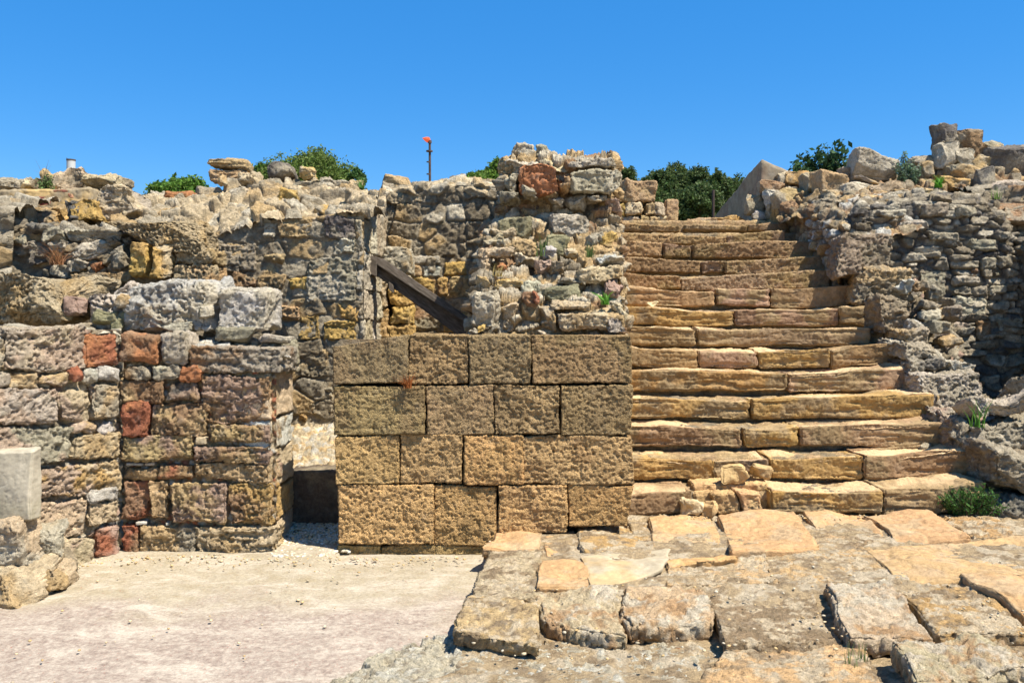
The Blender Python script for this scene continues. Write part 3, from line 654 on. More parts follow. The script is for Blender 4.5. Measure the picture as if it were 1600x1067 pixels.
for x0, y0, x1, y1, c, c2 in [(a_, b_, min(c_, 556), d_, e_, f_) for a_, b_, c_, d_, e_, f_ in [(434, 338, 487, 372, 'tan', 'brn'), (503, 336, 562, 373, 'dgr', 'gry'), (518, 373, 564, 400, 'lgr', 'gry'), (480, 404, 565, 474, 'gry', 'lgr'), (449, 434, 477, 453, 'yel', 'tan'),
                              (529, 475, 566, 501, 'yel', 'och'), (501, 501, 567, 532, 'yel', 'och'), (466, 491, 500, 532, 'och', 'brn'), (328, 380, 400, 425, 'gry', 'pat'), (330, 428, 358, 447, 'brn', 'red'), (360, 426, 402, 450, 'tan', 'brn'),
                              (410, 396, 443, 410, 'tan', 'pat'), (402, 430, 446, 452, 'tan', 'gry'), (410, 340, 432, 371, 'gry', 'lgr'), (420, 480, 465, 500, 'tan', 'gry'), (460, 545, 515, 590, 'pat', 'tan'), (470, 600, 520, 650, 'gry', 'tan'), (463, 640, 478, 660, 'och', 'tan')]]:
    face(bw, 'stone', x0, y0, x1, y1, YB - .035, .25, col=c, c2=c2, share=.3, r=.03, amp=.016, pit=.008 if c != 'yel' else .002, warp=.015, strata=.006)
# mass of rubble that slopes back to the top of the wall
ru = empty('rubble_mass', P(400, 345, 7.9), 'sloping heap of pale rubble and mortar on top of the back wall', 'rubble')
rp = [(150, 352), (200, 352), (240, 350), (280, 348), (330, 368), (420, 350), (500, 340), (566, 334), (605, 332)]
rp2 = [(150, 330), (200, 335), (240, 328), (290, 320), (340, 318), (420, 315), (500, 312), (566, 308), (603, 310)]
rp3 = [(150, 318), (190, 322), (225, 303), (260, 302), (310, 296), (420, 288), (500, 284), (560, 290), (600, 296)]
sheet('rubble', [row(rp, 6, 7.5), row(rp, 0, 7.55), row(rp2, 0, 8.1), row(rp3, 0, 8.9), [p + np.array([0, .9, -.3]) for p in row(rp3, 0, 8.9)]], ru, cell=(.21, .21, .15), relief=.06, joint=.3, ids=.07, amp=.028, jit=(.9, .9, .9),
      pal=('crm', 'lgr', 'tan', 'gry', 'crm'), mortar='crm', share=.2, bulge=.08)
for x0, y0, x1, y1, Y, c in [(434, 296, 463, 328, 8.0, 'yel'), (490, 321, 531, 336, 7.7, 'yel'), (530, 320, 566, 342, 7.75, 'gry'), (372, 270, 400, 290, 8.7, 'crm'), (300, 322, 330, 340, 8, 'lgr'), (345, 300, 385, 318, 8.3, 'crm'),
                             (530, 300, 590, 326, 8.2, 'lgr'), (455, 280, 500, 296, 8.8, 'gry'), (500, 278, 545, 300, 8.8, 'lgr'), (415, 282, 440, 292, 8.8, 'gry'), (270, 318, 290, 332, 8.3, 'och'), (225, 322, 262, 336, 8.2, 'lgr'), (222, 306, 246, 322, 8.4, 'crm'), (290, 332, 322, 342, 7.9, 'tan')]:
    face(ru, 'stone', x0, y0, x1, y1, Y, .25, col=c, c2='gry', share=.25, r=.05, amp=.02, cuts=4, warp=.03)
# things standing on top of it
for x0, y0, x1, y1, Y, d, c, c2, r_, cu, nm, lb in [
    (322, 244, 382, 264, 9.0, .35, 'tan', 'pat', .09, 1, 'capital_fragment', 'upper drum of the weathered round stone stack on the left skyline'),
    (324, 262, 381, 284, 9.0, .33, 'tan', 'crm', .06, 1, 'capital_fragment', 'lower drum of the weathered round stone stack on the left skyline'),
    (334, 273, 356, 288, 8.8, .15, 'crm', 'tan', .06, 2, 'loose_stone', 'small round pale stone wedged under the round stone stack'),
    (414, 252, 459, 279, 8.9, .3, 'dgr', 'gry', .1, 2, 'boulder', 'dark grey oval boulder leaning on the skyline before the left tree'),
    (463, 260, 489, 279, 8.9, .2, 'yel', 'crm', .05, 1, 'column_stub', 'small yellow column stub right of the dark oval boulder'),
    (247, 296, 300, 318, 8.5, .25, 'ora', 'och', .04, 2, 'loose_stone', 'bright orange flat stone on the left rubble'),
    (595, 272, 646, 294, 10, .3, 'tan', 'brn', .06, 4, 'boulder', 'brown angular boulder poking above the back wall left of the flare stack'),
    (540, 281, 565, 291, 9, .2, 'tan', 'crm', .03, 1, 'loose_stone', 'flat tan stone on the skyline at the right end of the left tree')]:
    tag(face(None, nm, x0, y0, x1, y1, Y, d, col=c, c2=c2, share=.3, r=r_, cuts=cu, warp=.02, amp=.012, strata=.012 if 'drum' in lb or 'stub' in lb else 0, skew=[(8, 0), (-8, 2), (0, 0), (0, 0)] if cu > 1 else None), lb, 'stone' if nm != 'boulder' else 'boulder')

# far-left group: plastered beam, wedge boulder, rough slab, small dark masonry
fl = empty('rubble_wall', P(90, 440, 7.0), 'dark coursed rubble wall with blackened gaps at the upper left', 'wall')
sheet('masonry', [[P(-120, 470, 6.95), P(330, 470, 6.95)], [P(-120, 380, 6.98), P(100, 380, 6.98), P(250, 400, 6.98), P(330, 410, 6.98)], [P(-120, 350, 7.0), P(100, 358, 7.0), P(180, 372, 7.0), P(330, 400, 7.0)],
                  [P(-120, 345, 7.4), P(100, 350, 7.4), P(180, 355, 7.4), P(330, 365, 7.4)]], fl, cell=(.17, .17, .11), relief=.045, ids=.03, amp=.018, joint=.22, pal=('gry', 'pat', 'lgr', 'tan'), mortar='dgr', share=.3, jit=(.9, .9, .7))
for x0, y0, x1, y1, c, c2, cu in [(96, 355, 190, 374, 'lgr', 'gry', 1), (64, 357, 96, 376, 'gry', 'dgr', 2), (36, 346, 74, 364, 'dgr', 'gry', 3), (110, 372, 176, 405, 'lgr', 'gry', 3), (172, 378, 197, 422, 'lgr', 'pat', 1), (197, 379, 232, 427, 'yel', 'och', 1), (230, 380, 262, 431, 'yel', 'crm', 1),
                              (106, 426, 268, 446, 'tan', 'pat', 0), (40, 388, 70, 412, 'dgr', 'gry', 3), (0, 365, 15, 382, 'tan', 'gry', 2), (16, 366, 40, 380, 'gry', 'dgr', 3), (-20, 392, 25, 415, 'gry', 'lgr', 3), (100, 405, 140, 428, 'lgr', 'gry', 3), (138, 409, 158, 427, 'ora', 'brn', 3), (32, 376, 62, 388, 'gry', 'lgr', 3), (72, 376, 108, 396, 'lgr', 'pnk', 3)]:
    face(fl, 'stone', x0, y0, x1, y1, 6.72 if c == 'yel' else 6.90, .3, col=c, c2=c2, share=.3, r=.035, cuts=cu, warp=.02, amp=.014, pit=.006)
sheet('masonry_base', [[(-5.6, 6.2, 0), (-2.9, 6.95, 0), (-2.3, 6.95, 0)], [(-5.6, 6.2, 1.9), (-2.9, 6.95, 1.85), (-2.3, 6.95, 1.85)]], fl, relief=.05, pal=('gry', 'tan', 'lgr'), mortar='gry', sp=.025)
sheet('masonry_base', [[(-5.6, 6.2, 1.85), (-5.6, 6.2, 2.55), (-5.5, 7.6, 2.7)], [(-4.05, 6.9, 1.8), (-4.05, 6.95, 2.5), (-4.05, 7.7, 2.7)]], fl, relief=.05, pal=('gry', 'tan', 'lgr'), mortar='gry', sp=.025)
sheet('masonry_base', [[(-5.6, 6.2, 0), (-5.7, 12, 0)], [(-5.6, 6.2, 2.5), (-5.7, 12, 2.8)]], fl, relief=.05, pal=('gry', 'tan', 'lgr'), mortar='gry', sp=.03, out=(-1, 0, 0))
ff = 6.85
tag(face(None, 'block', 138, 340, 325, 400, ff, .5, skew=[(0, 0), (-14, 2), (0, 8), (84, -16)], col=(.56, .43, .25), c2='tan', share=.4, r=.05, warp=.03, amp=.02, pit=.018, mat='porous', cuts=1), 'long pitted brown slab with a sloping top, right of the wedge boulder', 'block')
tag(face(None, 'block', 268, 390, 326, 411, 6.84, .5, col='tan', c2='crm', share=.4, r=.03, warp=.02, amp=.014, pit=.014, mat='porous'), 'upper of two pitted buff blocks stacked before the dark joint', 'block', 'pitted buff blocks left of the back wall')
tag(face(None, 'block', 268, 412, 325, 450, 6.84, .5, col='tan', c2='crm', share=.4, r=.02, warp=.01, amp=.01, pit=.014, mat='porous'), 'lower of two pitted buff blocks stacked before the dark joint', 'block', 'pitted buff blocks left of the back wall')
tag(face(None, 'boulder', 142, 282, 219, 340, 7.6, .45, skew=[(6, 10), (-36, 0), (0, 0), (0, 0)], col='gry', c2='crm', share=.4, r=.04, warp=.04, amp=.022, strata=.006), 'large wedge shaped grey boulder with a slanting right side, upper left', 'boulder')
pb = empty('plastered_wall', P(60, 340, 7.9), 'low plastered wall with faded red paint at the upper left', 'wall')
F = [P(-150, 306, 7.7), P(142, 292, 8.1), P(142, 327, 8.1), P(-150, 332, 7.7)]
stone('plaster_band', F, [f + np.array([0, .4, 0]) for f in F], pb, col='tan', c2='pat', share=.4, r=.02, amp=.008, warp=.02, mat='smooth')
for x0, y0, x1, y1 in [(58, 308, 80, 319), (84, 298, 104, 301), (108, 302, 114, 309)]:
    face(pb, 'painted_patch', x0, y0, x1, y1, 7.81 + (x0 - 58) * .0016, .02, col=(.45, .14, .10), c2='tan', share=.4, r=.006, amp=.002, warp=.012, wear=.002)
sheet('masonry', [[P(-150, 400, 7.55), P(140, 370, 7.75)], [P(-150, 328, 7.6), P(140, 324, 7.8)], [P(-150, 320, 8.0), P(140, 320, 8.2)]], pb, cell=(.35, .35, .2), relief=.03, pal=('och', 'tan', 'gry'), mortar='tan')
tl = [(-40, 279, 36, 305, 8.3, 'gry', 'dull grey block at the far left end of the skyline'), (36, 277, 66, 301, 8.3, 'crm', 'pale block on the skyline left of the green weed'),
      (60, 272, 84, 298, 8.4, 'tan', 'brown stone behind the green weed on the left skyline'), (82, 266, 122, 296, 8.2, 'crm', 'pale bulging boulder on the skyline below the far tank'),
      (120, 267, 178, 295, 8.2, 'crm', 'cream hollowed boulder forming the top of the left skyline'), (-20, 324, 42, 366, 7.3, 'gry', 'rounded grey block at the left edge under the plastered wall'),
      (94, 314, 112, 350, 7.35, 'dgr', 'dark wedge stone beside the mossy yellow stone'), (108, 308, 143, 352, 7.4, 'yel', 'mossy yellow stone tucked under the wedge boulder'), (44, 334, 70, 352, 7.5, 'pnk', 'reddish brick shaped stone below the plastered wall'), (70, 334, 94, 356, 7.5, 'och', 'ochre stone right of the reddish brick shaped one')]
for x0, y0, x1, y1, Y, c, lb in tl:
    tag(face(None, 'boulder' if x1 - x0 > 38 else 'loose_stone', x0, y0, x1, y1, Y, .35, col=c, c2='pat', share=.25, r=.07, cuts=3, warp=.04, amp=.018, pit=.006), lb, 'stone', 'loose stones on the upper left walls')

# back wall C with the shadow, and corner stub
YC = 9.0
cw = empty('rubble_wall', P(690, 540, YC), 'shadowed back wall of mortared grey stones behind the wooden beam', 'wall')
ct = [(598, 292), (620, 294), (650, 291), (680, 288), (720, 282), (760, 284), (800, 288)]
sheet('masonry', [[P(a, 560, YC) for a, _ in ct], [P(a, b + 14, YC) for a, b in ct], [P(a, b + 3, YC + .12) for a, b in ct], [P(a, b - 2, YC + .6) for a, b in ct], [P(a, b + 10, YC + .8) for a, b in ct]], cw,
      cell=(.24, .24, .19), relief=.028, ids=.012, amp=.014, joint=.2, pal=('gry', 'lgr', 'gry', 'tan', 'pat'), mortar='gry', share=.3)
sheet('mortar_cap', [[P(a, b + 24, YC - .01) for a, b in ct], [P(a, b + 5, YC - .03) for a, b in ct], [P(a, b + 0, YC + .1) for a, b in ct], [P(a, b - 3, YC + .5) for a, b in ct]], cw, cell=(.2, .2, .14), relief=.03, ids=.03, amp=.02, pal=('crm', 'lgr', 'tan'), mortar='crm', jit=(.9, .9, .9))
for x0, y0, x1, y1, c in [(641, 413, 658, 432, 'tan'), (660, 414, 691, 432, 'wht'), (692, 410, 729, 431, 'yel'), (644, 433, 681, 459, 'yel'), (683, 433, 701, 463, 'och'), (702, 433, 719, 461, 'tan'), (720, 432, 748, 462, 'tan'), (642, 466, 690, 516, 'gry'), (700, 464, 745, 490, 'gry'), (690, 488, 740, 520, 'och'), (641, 400, 690, 413, 'lgr')]:
    face(cw, 'stone', x0, y0, x1, y1, YC - .03, .2, col=c, c2='brn', share=.22, r=.03, amp=.012, warp=.015)
sb = empty('corner_pier', P(620, 530, 8.5), 'short stub of yellow and grey blocks in the corner behind the beam', 'pier')
for x0, y0, x1, y1, c in [(599, 384, 638, 430, 'lgr'), (605, 431, 640, 449, 'gry'), (608, 449, 640, 476, 'yel'), (611, 477, 641, 507, 'yel'), (606, 508, 641, 540, 'och'), (590, 440, 606, 480, 'crm'), (590, 482, 608, 530, 'och')]:
    face(sb, 'stone', x0, y0, x1, y1, 8.5, .5, col=c, c2='tan', share=.25, r=.03, amp=.014, warp=.015, pit=.005)

# wooden beam: long rail, board under it, end block
MW = simple('weathered_grey_wood', (.14, .105, .075), .8, .4, 14)
def wood_mat():
    m, t, b = nodes('weathered_wood')
    tc = t.nodes.new('ShaderNodeTexCoord').outputs['Object']
    mp = t.nodes.new('ShaderNodeMapping'); mp.inputs['Rotation'].default_value = (0, math.radians(-35), 0); t.links.new(tc, mp.inputs[0])
    m2 = t.nodes.new('ShaderNodeMapping'); m2.inputs['Scale'].default_value = (3, 50, 50); t.links.new(mp.outputs[0], m2.inputs[0])
    n = N(t, 'ShaderNodeTexNoise', Scale=1.0, Detail=6.0, Roughness=.7); t.links.new(m2.outputs[0], n.inputs['Vector'])
    r = ramp(t, n.outputs['Fac'], [(.3, (.05, .04, .03)), (.55, (.15, .12, .09)), (.75, (.27, .235, .19))])
    t.links.new(r.outputs[0], b.inputs['Base Color'])
    bu = N(t, 'ShaderNodeBump', Strength=.5, Distance=.006); t.links.new(n.outputs['Fac'], bu.inputs['Height']); t.links.new(bu.outputs[0], b.inputs['Normal'])
    return m
MW = wood_mat()
def prism(name, q, Y0, Y1, mat, parent, sl=0.0, bev=.006):
    V = [P(a, b, Y0 + sl * (a - 572)) for a, b in q]; n = len(q)
    V = V + [v + np.array([0, Y1 - Y0, 0]) for v in V]
    Fs = [list(range(n))[::-1], [n + i for i in range(n)]] + [[i, (i + 1) % n, n + (i + 1) % n, n + i] for i in range(n)]
    c = np.mean(V, 0); me = bpy.data.meshes.new(name); me.from_pydata([tuple(v - c) for v in V], [], Fs); me.materials.append(mat); me.update()
    import bmesh
    bm = bmesh.new(); bm.from_mesh(me); bmesh.ops.recalc_face_normals(bm, faces=bm.faces); bmesh.ops.bevel(bm, geom=bm.edges[:], offset=bev, segments=2, affect='EDGES'); bm.to_mesh(me); bm.free()
    o = bpy.data.objects.new(name, me); COL.objects.link(o)
    o.location = tuple(c - (np.array(parent.location) if parent else 0)); o.parent = parent
    return o
wb = empty('wooden_beam', P(655, 515, 8.0), 'weathered grey wooden beam sloping down in front of the corner', 'beam')
prism('rail', [(584, 400), (598, 404), (742, 503), (742, 514), (586, 412)], 7.90, 7.99, MW, wb, .0012)
prism('board', [(587, 411), (742, 513), (742, 526), (718, 526), (612, 448), (587, 430)], 7.99, 8.05, MW, wb, .0012)
prism('end_block', [(572, 398), (588, 401), (587, 432), (573, 426)], 7.88, 8.1, MW, wb)
prism('bracket', [(607, 440), (614, 445), (614, 458), (607, 452)], 7.94, 8.05, MW, wb)

# ground of the gap: threshold block, rubble slope, pebbles
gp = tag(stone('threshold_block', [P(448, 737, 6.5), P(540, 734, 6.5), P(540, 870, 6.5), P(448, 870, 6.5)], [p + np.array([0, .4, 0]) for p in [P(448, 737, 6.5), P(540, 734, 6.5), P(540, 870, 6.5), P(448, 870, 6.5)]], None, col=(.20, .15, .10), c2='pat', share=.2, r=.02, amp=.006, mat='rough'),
         'brown threshold block, darkened for the deep shade inside the gap', 'block')  # brown lowered so the shade in the gap reads deeper
sheet('rubble_slope', [[(-2.3, 6.75, .40), (-.6, 6.75, .40)], [(-2.3, 6.9, .47), (-.6, 6.9, .46)], [(-2.3, 7.3, .62), (-.6, 7.3, .6)], [(-2.3, 7.7, .78), (-.6, 7.9, .78)], [(-2.3, 9.4, 1.3), (-.2, 9.4, 1.3)]], None, cell=(.06, .06, .05), relief=.02, ids=.02, amp=.02, sp=.014, pal=('crm', 'wht', 'lgr', 'tan'), mortar='crm', mat='rough', out=(0, -.2, 1), share=.1)
tag(bpy.data.objects['rubble_slope'], kind='structure')
def pebbles(name, pts, rr, cols, mat, label, cat):
    ico = [(0, 0, -1), (.72, -.53, -.45), (-.28, -.85, -.45), (-.89, 0, -.45), (-.28, .85, -.45), (.72, .53, -.45), (.28, -.85, .45), (-.72, -.53, .45), (-.72, .53, .45), (.28, .85, .45), (.89, 0, .45), (0, 0, 1)]
    fi = [(0, 1, 2), (1, 0, 5), (0, 2, 3), (0, 3, 4), (0, 4, 5), (1, 5, 10), (2, 1, 6), (3, 2, 7), (4, 3, 8), (5, 4, 9), (1, 10, 6), (2, 6, 7), (3, 7, 8), (4, 8, 9), (5, 9, 10), (6, 10, 11), (7, 6, 11), (8, 7, 11), (9, 8, 11), (10, 9, 11)]
    ico = np.array(ico); fi = np.array(fi); rs = np.random.RandomState(3); V = []; F = []; K = []
    for i, p in enumerate(pts):
        v = ico * (1 + rs.uniform(-.3, .3, (12, 1))) * rr * rs.uniform(.5, 1.5) * np.array([rs.uniform(.8, 1.4), rs.uniform(.8, 1.3), .65])
        a = rs.uniform(0, 6.28); c, s = math.cos(a), math.sin(a); v = v @ np.array([[c, s, 0], [-s, c, 0], [0, 0, 1]])
        V.append(v + p); F.append(fi + 12 * i); K.append(np.tile(C[cols[rs.randint(len(cols))]] * rs.uniform(.8, 1.15), (12, 1)))
    return tag(mesh_obj(name, np.concatenate(V), np.concatenate(F), mat, None, np.concatenate(K), smooth=True), label, cat, kind='stuff')
rs = np.random.RandomState(11); pts = []
for i in range(2600):
    a = rs.uniform(-1.78, -1.12); y = rs.uniform(5.72, 6.55)
    if y < 5.85 and not (-1.72 + (5.85 - y) < a < -1.2 - (5.85 - y) * .3): continue
    if y > 5.8 and a < -1.68: continue
    pts.append((a, y, .006 + .08 * max(0, y - 6.0) + rs.uniform(0, .012)))
pebbles('gravel', pts, .011, ('wht', 'lgr', 'wht', 'crm'), M['smooth'], 'white pebbles covering the floor of the gap', 'gravel')
pts = [(rs.uniform(-3.2, -.2), rs.uniform(3.4, 5.7), .004) for _ in range(70)] + [(rs.uniform(-2.6, -1.9), 5.72 + rs.uniform(-.1, .04), .02) for _ in range(40)]
pts += [(rs.uniform(-.2, 3.4), rs.uniform(3.6, 6.3), .125) for _ in range(160)]
pts += [(rs.uniform(-3.0, -.3), 5.74 - abs(rs.normal()) * .12, .012) for _ in range(260)] + [(-2.75 - t * .5 + rs.uniform(0, .1), 5.65 - t * .9, .01) for t in rs.uniform(0, 1, 60)] + [(rs.uniform(1.1, 3.5), 6.33 + rs.uniform(-.12, .03), .15) for _ in range(180)] + [(rs.uniform(.0, 3.2), rs.uniform(3.7, 5.2), .13) for _ in range(260)]
pebbles('grit', pts, .007, ('lgr', 'tan', 'gry', 'crm', 'tan'), M['smooth'], 'tiny stone chips scattered over the floor', 'grit')

# ================================================================== CENTRAL RUINED WALL
cr = empty('ruined_wall', P(860, 520, 6.5), 'tall crumbling wall of mixed stones stepping up above the ashlar blocks', 'wall')
def rw(y, x0, x1, Y, n=3): return [P(x0 + (x1 - x0) * k / n, y, Y) for k in range(n + 1)]
front = [
    (540, 738, 980, 6.13), (500, 738, 979, 6.14), (468, 740, 978, 6.2), (460, 745, 978, 6.35), (436, 745, 977, 6.42), (430, 748, 976, 6.6), (412, 750, 976, 6.66), (405, 752, 975, 6.85), (385, 752, 973, 6.9),
    (376, 756, 973, 7.1), (356, 762, 971, 7.2), (348, 780, 970, 7.35), (325, 788, 969, 7.42), (300, 784, 968, 7.4), (265, 790, 966, 7.4), (250, 792, 962, 7.5), (246, 800, 958, 8.0)]
def prow(y, x0, x1, Y):
    L0 = P(x0, y, Y); R0 = P(x1, y, Y)
    back = 1.0 if y < 300 else 2.2
    return [L0 + np.array([.0, 2.6 if y > 300 else 1.8, 0]), L0 + np.array([0, .25, 0]), L0, L0 * .5 + R0 * .5, R0, R0 + np.array([.02, .3, 0]), R0 + np.array([.05, 2.2, 0])]
def nonuni(pts): # resample so that the front gets most columns
    p = np.array(pts); seg = [24, 5, 26, 26, 5, 22]; out = []
    for a, b, k in zip(p[:-1], p[1:], seg): out += [a + (b - a) * t for t in np.linspace(0, 1, k, endpoint=False)]
    return out + [p[-1]]
sheet('masonry', [nonuni(prow(*f)) for f in front] + [[q + np.array([0, .9, 0]) for q in nonuni(prow(247, 806, 955, 8.0))]], cr, sp=.0115, cell=(.15, .15, .10), relief=.045, joint=.3, ids=.05, amp=.026, jit=(.9, .9, .75),
      pal=('crm', 'lgr', 'gry', 'tan', 'lgr', 'brn'), mortar='tan', share=.28, mat='rough', bulge=.04)
for x0, y0, x1, y1, Y, d, c, c2, r_, cu in [
    (811, 258, 875, 300, 7.18, .35, 'ora', 'brn', .05, 3), (874, 271, 893, 299, 7.2, .25, 'tan', 'crm', .06, 2), (892, 262, 968, 302, 7.22, .4, 'gry', 'lgr', .04, 2), (890, 250, 963, 266, 7.28, .35, 'lgr', 'gry', .03, 2),
    (790, 248, 845, 264, 7.35, .3, 'lgr', 'crm', .05, 2), (846, 245, 888, 268, 7.35, .3, 'crm', 'lgr', .05, 4),
    (782, 297, 811, 317, 7.2, .25, 'gry', 'dgr', .03, 1), (814, 292, 837, 311, 7.2, .2, 'gry', 'lgr', .04, 3), (793, 272, 812, 298, 7.25, .2, 'gry', 'dgr', .04, 3), (862, 304, 884, 318, 7.25, .2, 'lgr', 'gry', .04, 3), (885, 305, 916, 330, 7.3, .2, 'lgr', 'tan', .04, 4), (918, 300, 945, 314, 7.25, .2, 'gry', 'tan', .04, 3),
    (925, 312, 948, 352, 7.4, .25, 'och', 'brn', .04, 2), (947, 300, 968, 345, 7.35, .25, 'tan', 'pnk', .05, 3), (800, 318, 862, 345, 7.42, .3, 'dgr', 'brn', .05, 3),
    (861, 333, 920, 370, 7.0, .4, 'lgr', 'gry', .03, 1), (780, 341, 830, 372, 7.0, .2, 'grn', 'gry', .03, 3), (760, 353, 817, 373, 6.98, .3, 'crm', 'lgr', .04, 1), (752, 369, 790, 390, 6.85, .3, 'crm', 'lgr', .05, 2), (790, 371, 845, 399, 6.84, .25, 'crm', 'tan', .05, 3),
    (848, 363, 890, 399, 6.8, .12, 'grn', 'gry', .05, 5), (846, 384, 871, 404, 6.6, .15, 'wht', 'lgr', .05, 3), (884, 386, 905, 402, 6.7, .15, 'yel', 'crm', .04, 4), (940, 363, 970, 386, 6.9, .3, 'yel', 'tan', .04, 2), (905, 365, 940, 384, 6.9, .2, 'lgr', 'gry', .04, 4),
    (748, 388, 804, 404, 6.5, .25, 'crm', 'lgr', .04, 1), (745, 392, 768, 434, 6.52, .2, 'crm', 'lgr', .04, 2), (773, 405, 796, 426, 6.45, .12, 'ora', 'och', .04, 3), (804, 395, 838, 415, 6.5, .2, 'lgr', 'crm', .04, 3), (837, 402, 858, 430, 6.4, .2, 'pnk', 'gry', .05, 3), (858, 404, 880, 424, 6.42, .2, 'crm', 'gry', .05, 3),
    (903, 412, 977, 441, 6.3, .35, 'crm', 'tan', .04, 1), (938, 396, 974, 414, 6.42, .25, 'wht', 'lgr', .04, 2), (947, 442, 977, 475, 6.25, .3, 'pnk', 'brn', .04, 2), (850, 446, 907, 470, 6.18, .2, 'grn', 'dgr', .03, 1), (858, 467, 920, 485, 6.08, .2, 'crm', 'tan', .04, 2),
    (741, 434, 767, 459, 6.3, .25, 'yel', 'crm', .03, 1), (775, 432, 820, 450, 6.3, .25, 'crm', 'yel', .04, 3), (815, 440, 845, 462, 6.25, .2, 'lgr', 'gry', .04, 4), (868, 432, 912, 446, 6.3, .2, 'gry', 'dgr', .04, 3), (735, 457, 779, 512, 6.05, .35, 'lgr', 'gry', .03, 1), (778, 466, 808, 515, 6.1, .25, 'crm', 'och', .05, 3), (812, 455, 836, 478, 6.15, .15, 'brn', 'tan', .03, 2),
    (829, 457, 836, 476, 6.12, .1, 'red', 'brn', .02, 0), (838, 478, 874, 515, 6.1, .3, 'tan', 'lgr', .04, 3), (874, 482, 977, 515, 6.02, .4, 'tan', 'crm', .04, 1), (945, 495, 979, 520, 6.0, .3, 'lgr', 'gry', .04, 3), (746, 512, 762, 522, 5.98, .1, 'yel', 'tan', .03, 2), (764, 512, 780, 522, 5.98, .1, 'lgr', 'gry', .03, 2), (728, 513, 745, 522, 5.98, .1, 'lgr', 'gry', .03, 2), (960, 475, 979, 500, 6.1, .2, 'crm', 'lgr', .04, 3)]:
    face(cr, 'stone', x0, y0, x1, y1, Y, d, col=c, c2=c2, share=.3, r=r_, cuts=cu, warp=.02, amp=.015, pit=.006 if c not in ('grn', 'yel') else 0, strata=.01 if c in ('ora', 'gry') else 0, skew=[tuple(np.random.RandomState(x0 + y0 + k).uniform(-3, 3, 2)) for k in range(4)])
for x0, y0, x1, y1, c, lb in [(803, 223, 836, 246, 'tan', 'square tan block standing on the highest point of the central wall'), (837, 224, 857, 244, 'gry', 'narrow grey stone right of the square tan block on the central wall'), (838, 518, 860, 524, 'crm', 'small pale flake lying on top of the ashlar wall')]:
    tag(face(None, 'loose_stone', x0, y0 if y0 < 500 else 514, x1, y1, 7.6 if y0 < 500 else 5.95, .2 if y0 < 500 else .06, col=c, c2='lgr', r=.03, cuts=2 if y0 < 500 else 4, warp=.015, amp=.012, pit=.006), lb, 'stone')

# wall at the head of the steps, left
hw = empty('rubble_wall', P(1010, 345, 11.3), 'short wall of squared buff blocks at the upper left end of the steps', 'wall')
for x0, y0, x1, y1, c in [(974, 281, 1027, 316, 'stp'), (978, 317, 1007, 337, 'crm'), (1008, 318, 1023, 337, 'tan'), (1024, 316, 1039, 337, 'crm'), (962, 316, 978, 340, 'yel'), (964, 296, 973, 316, 'tan'), (966, 332, 975, 346, 'crm'), (976, 338, 1000, 348, 'crm'), (1000, 338, 1020, 348, 'tan'), (1012, 337, 1040, 350, 'crm')]:
    face(hw, 'stone', x0, y0, x1, y1, 11.2, .4, col=c, c2='tan', share=.3, r=.04, amp=.015, warp=.02, pit=.006)
tag(face(None, 'block', 1040, 311, 1060, 350, 11.3, .25, col='stp', c2='tan', r=.03, warp=.015), 'upright buff post stone right of the short wall at the stair head', 'block')

# ================================================================== RIGHT WALL
rwl = empty('ruined_wall', P(1450, 560, 9.4), 'high ruined wall of thin grey stones right of the steps', 'wall')
XR = 3.62
YE = 9.45
pf = [(1318, 352), (1345, 322), (1380, 318), (1420, 312), (1460, 308), (1500, 312), (1540, 312), (1570, 345), (1590, 395), (1625, 420)]
fr_t = [P(a, b, YE) for a, b in pf]
def crow(dy, dY, lim=0): return [P(a, max(b, lim) + dy, YE + dY) for a, b in pf]
low = [P(a, 760, YE - .15) for a, _ in pf]
mid = [P(a, 560, YE - .06) for a, _ in pf]
sheet('masonry', [low, mid, [P(a, max(b + 18, 430 if a < 1340 else 0), YE) for a, b in pf], crow(4, .05), crow(-7, .3), crow(-8, .9), crow(6, 2.0)], rwl, sp=.0135, cell=(.24, .24, .082), relief=.045, joint=.3, ids=.035, amp=.016, jit=(.9, .9, .35),
      pal=('gry', 'lgr', 'gry', 'pat', 'dgr', 'lgr'), mortar='dgr', share=.25)
# inner side along the steps
def side(z): 
    return [(XR - .02, y, z(y)) for y in np.linspace(9.3, 12.3, 8)]
sheet('side_masonry', [side(lambda y: 1.2), side(lambda y: 2.4), side(lambda y: np.interp(y, [9.3, 9.8, 11, 12.3], [2.3, 2.75, 3.0, 3.05])), [(x + .12, y, z + .12) for x, y, z in side(lambda y: np.interp(y, [9.3, 9.8, 11, 12.3], [2.3, 2.78, 3.05, 3.1]))],
                       [(x + .9, y, z + .2) for x, y, z in side(lambda y: np.interp(y, [9.3, 9.8, 11, 12.3], [2.4, 2.85, 3.15, 3.15]))]], rwl, sp=.016, cell=(.17, .17, .12), relief=.04, ids=.03, amp=.02, jit=(.8, .8, .4), pal=('crm', 'lgr', 'wht', 'tan'), mortar='brn', out=(-1, -.1, .2))
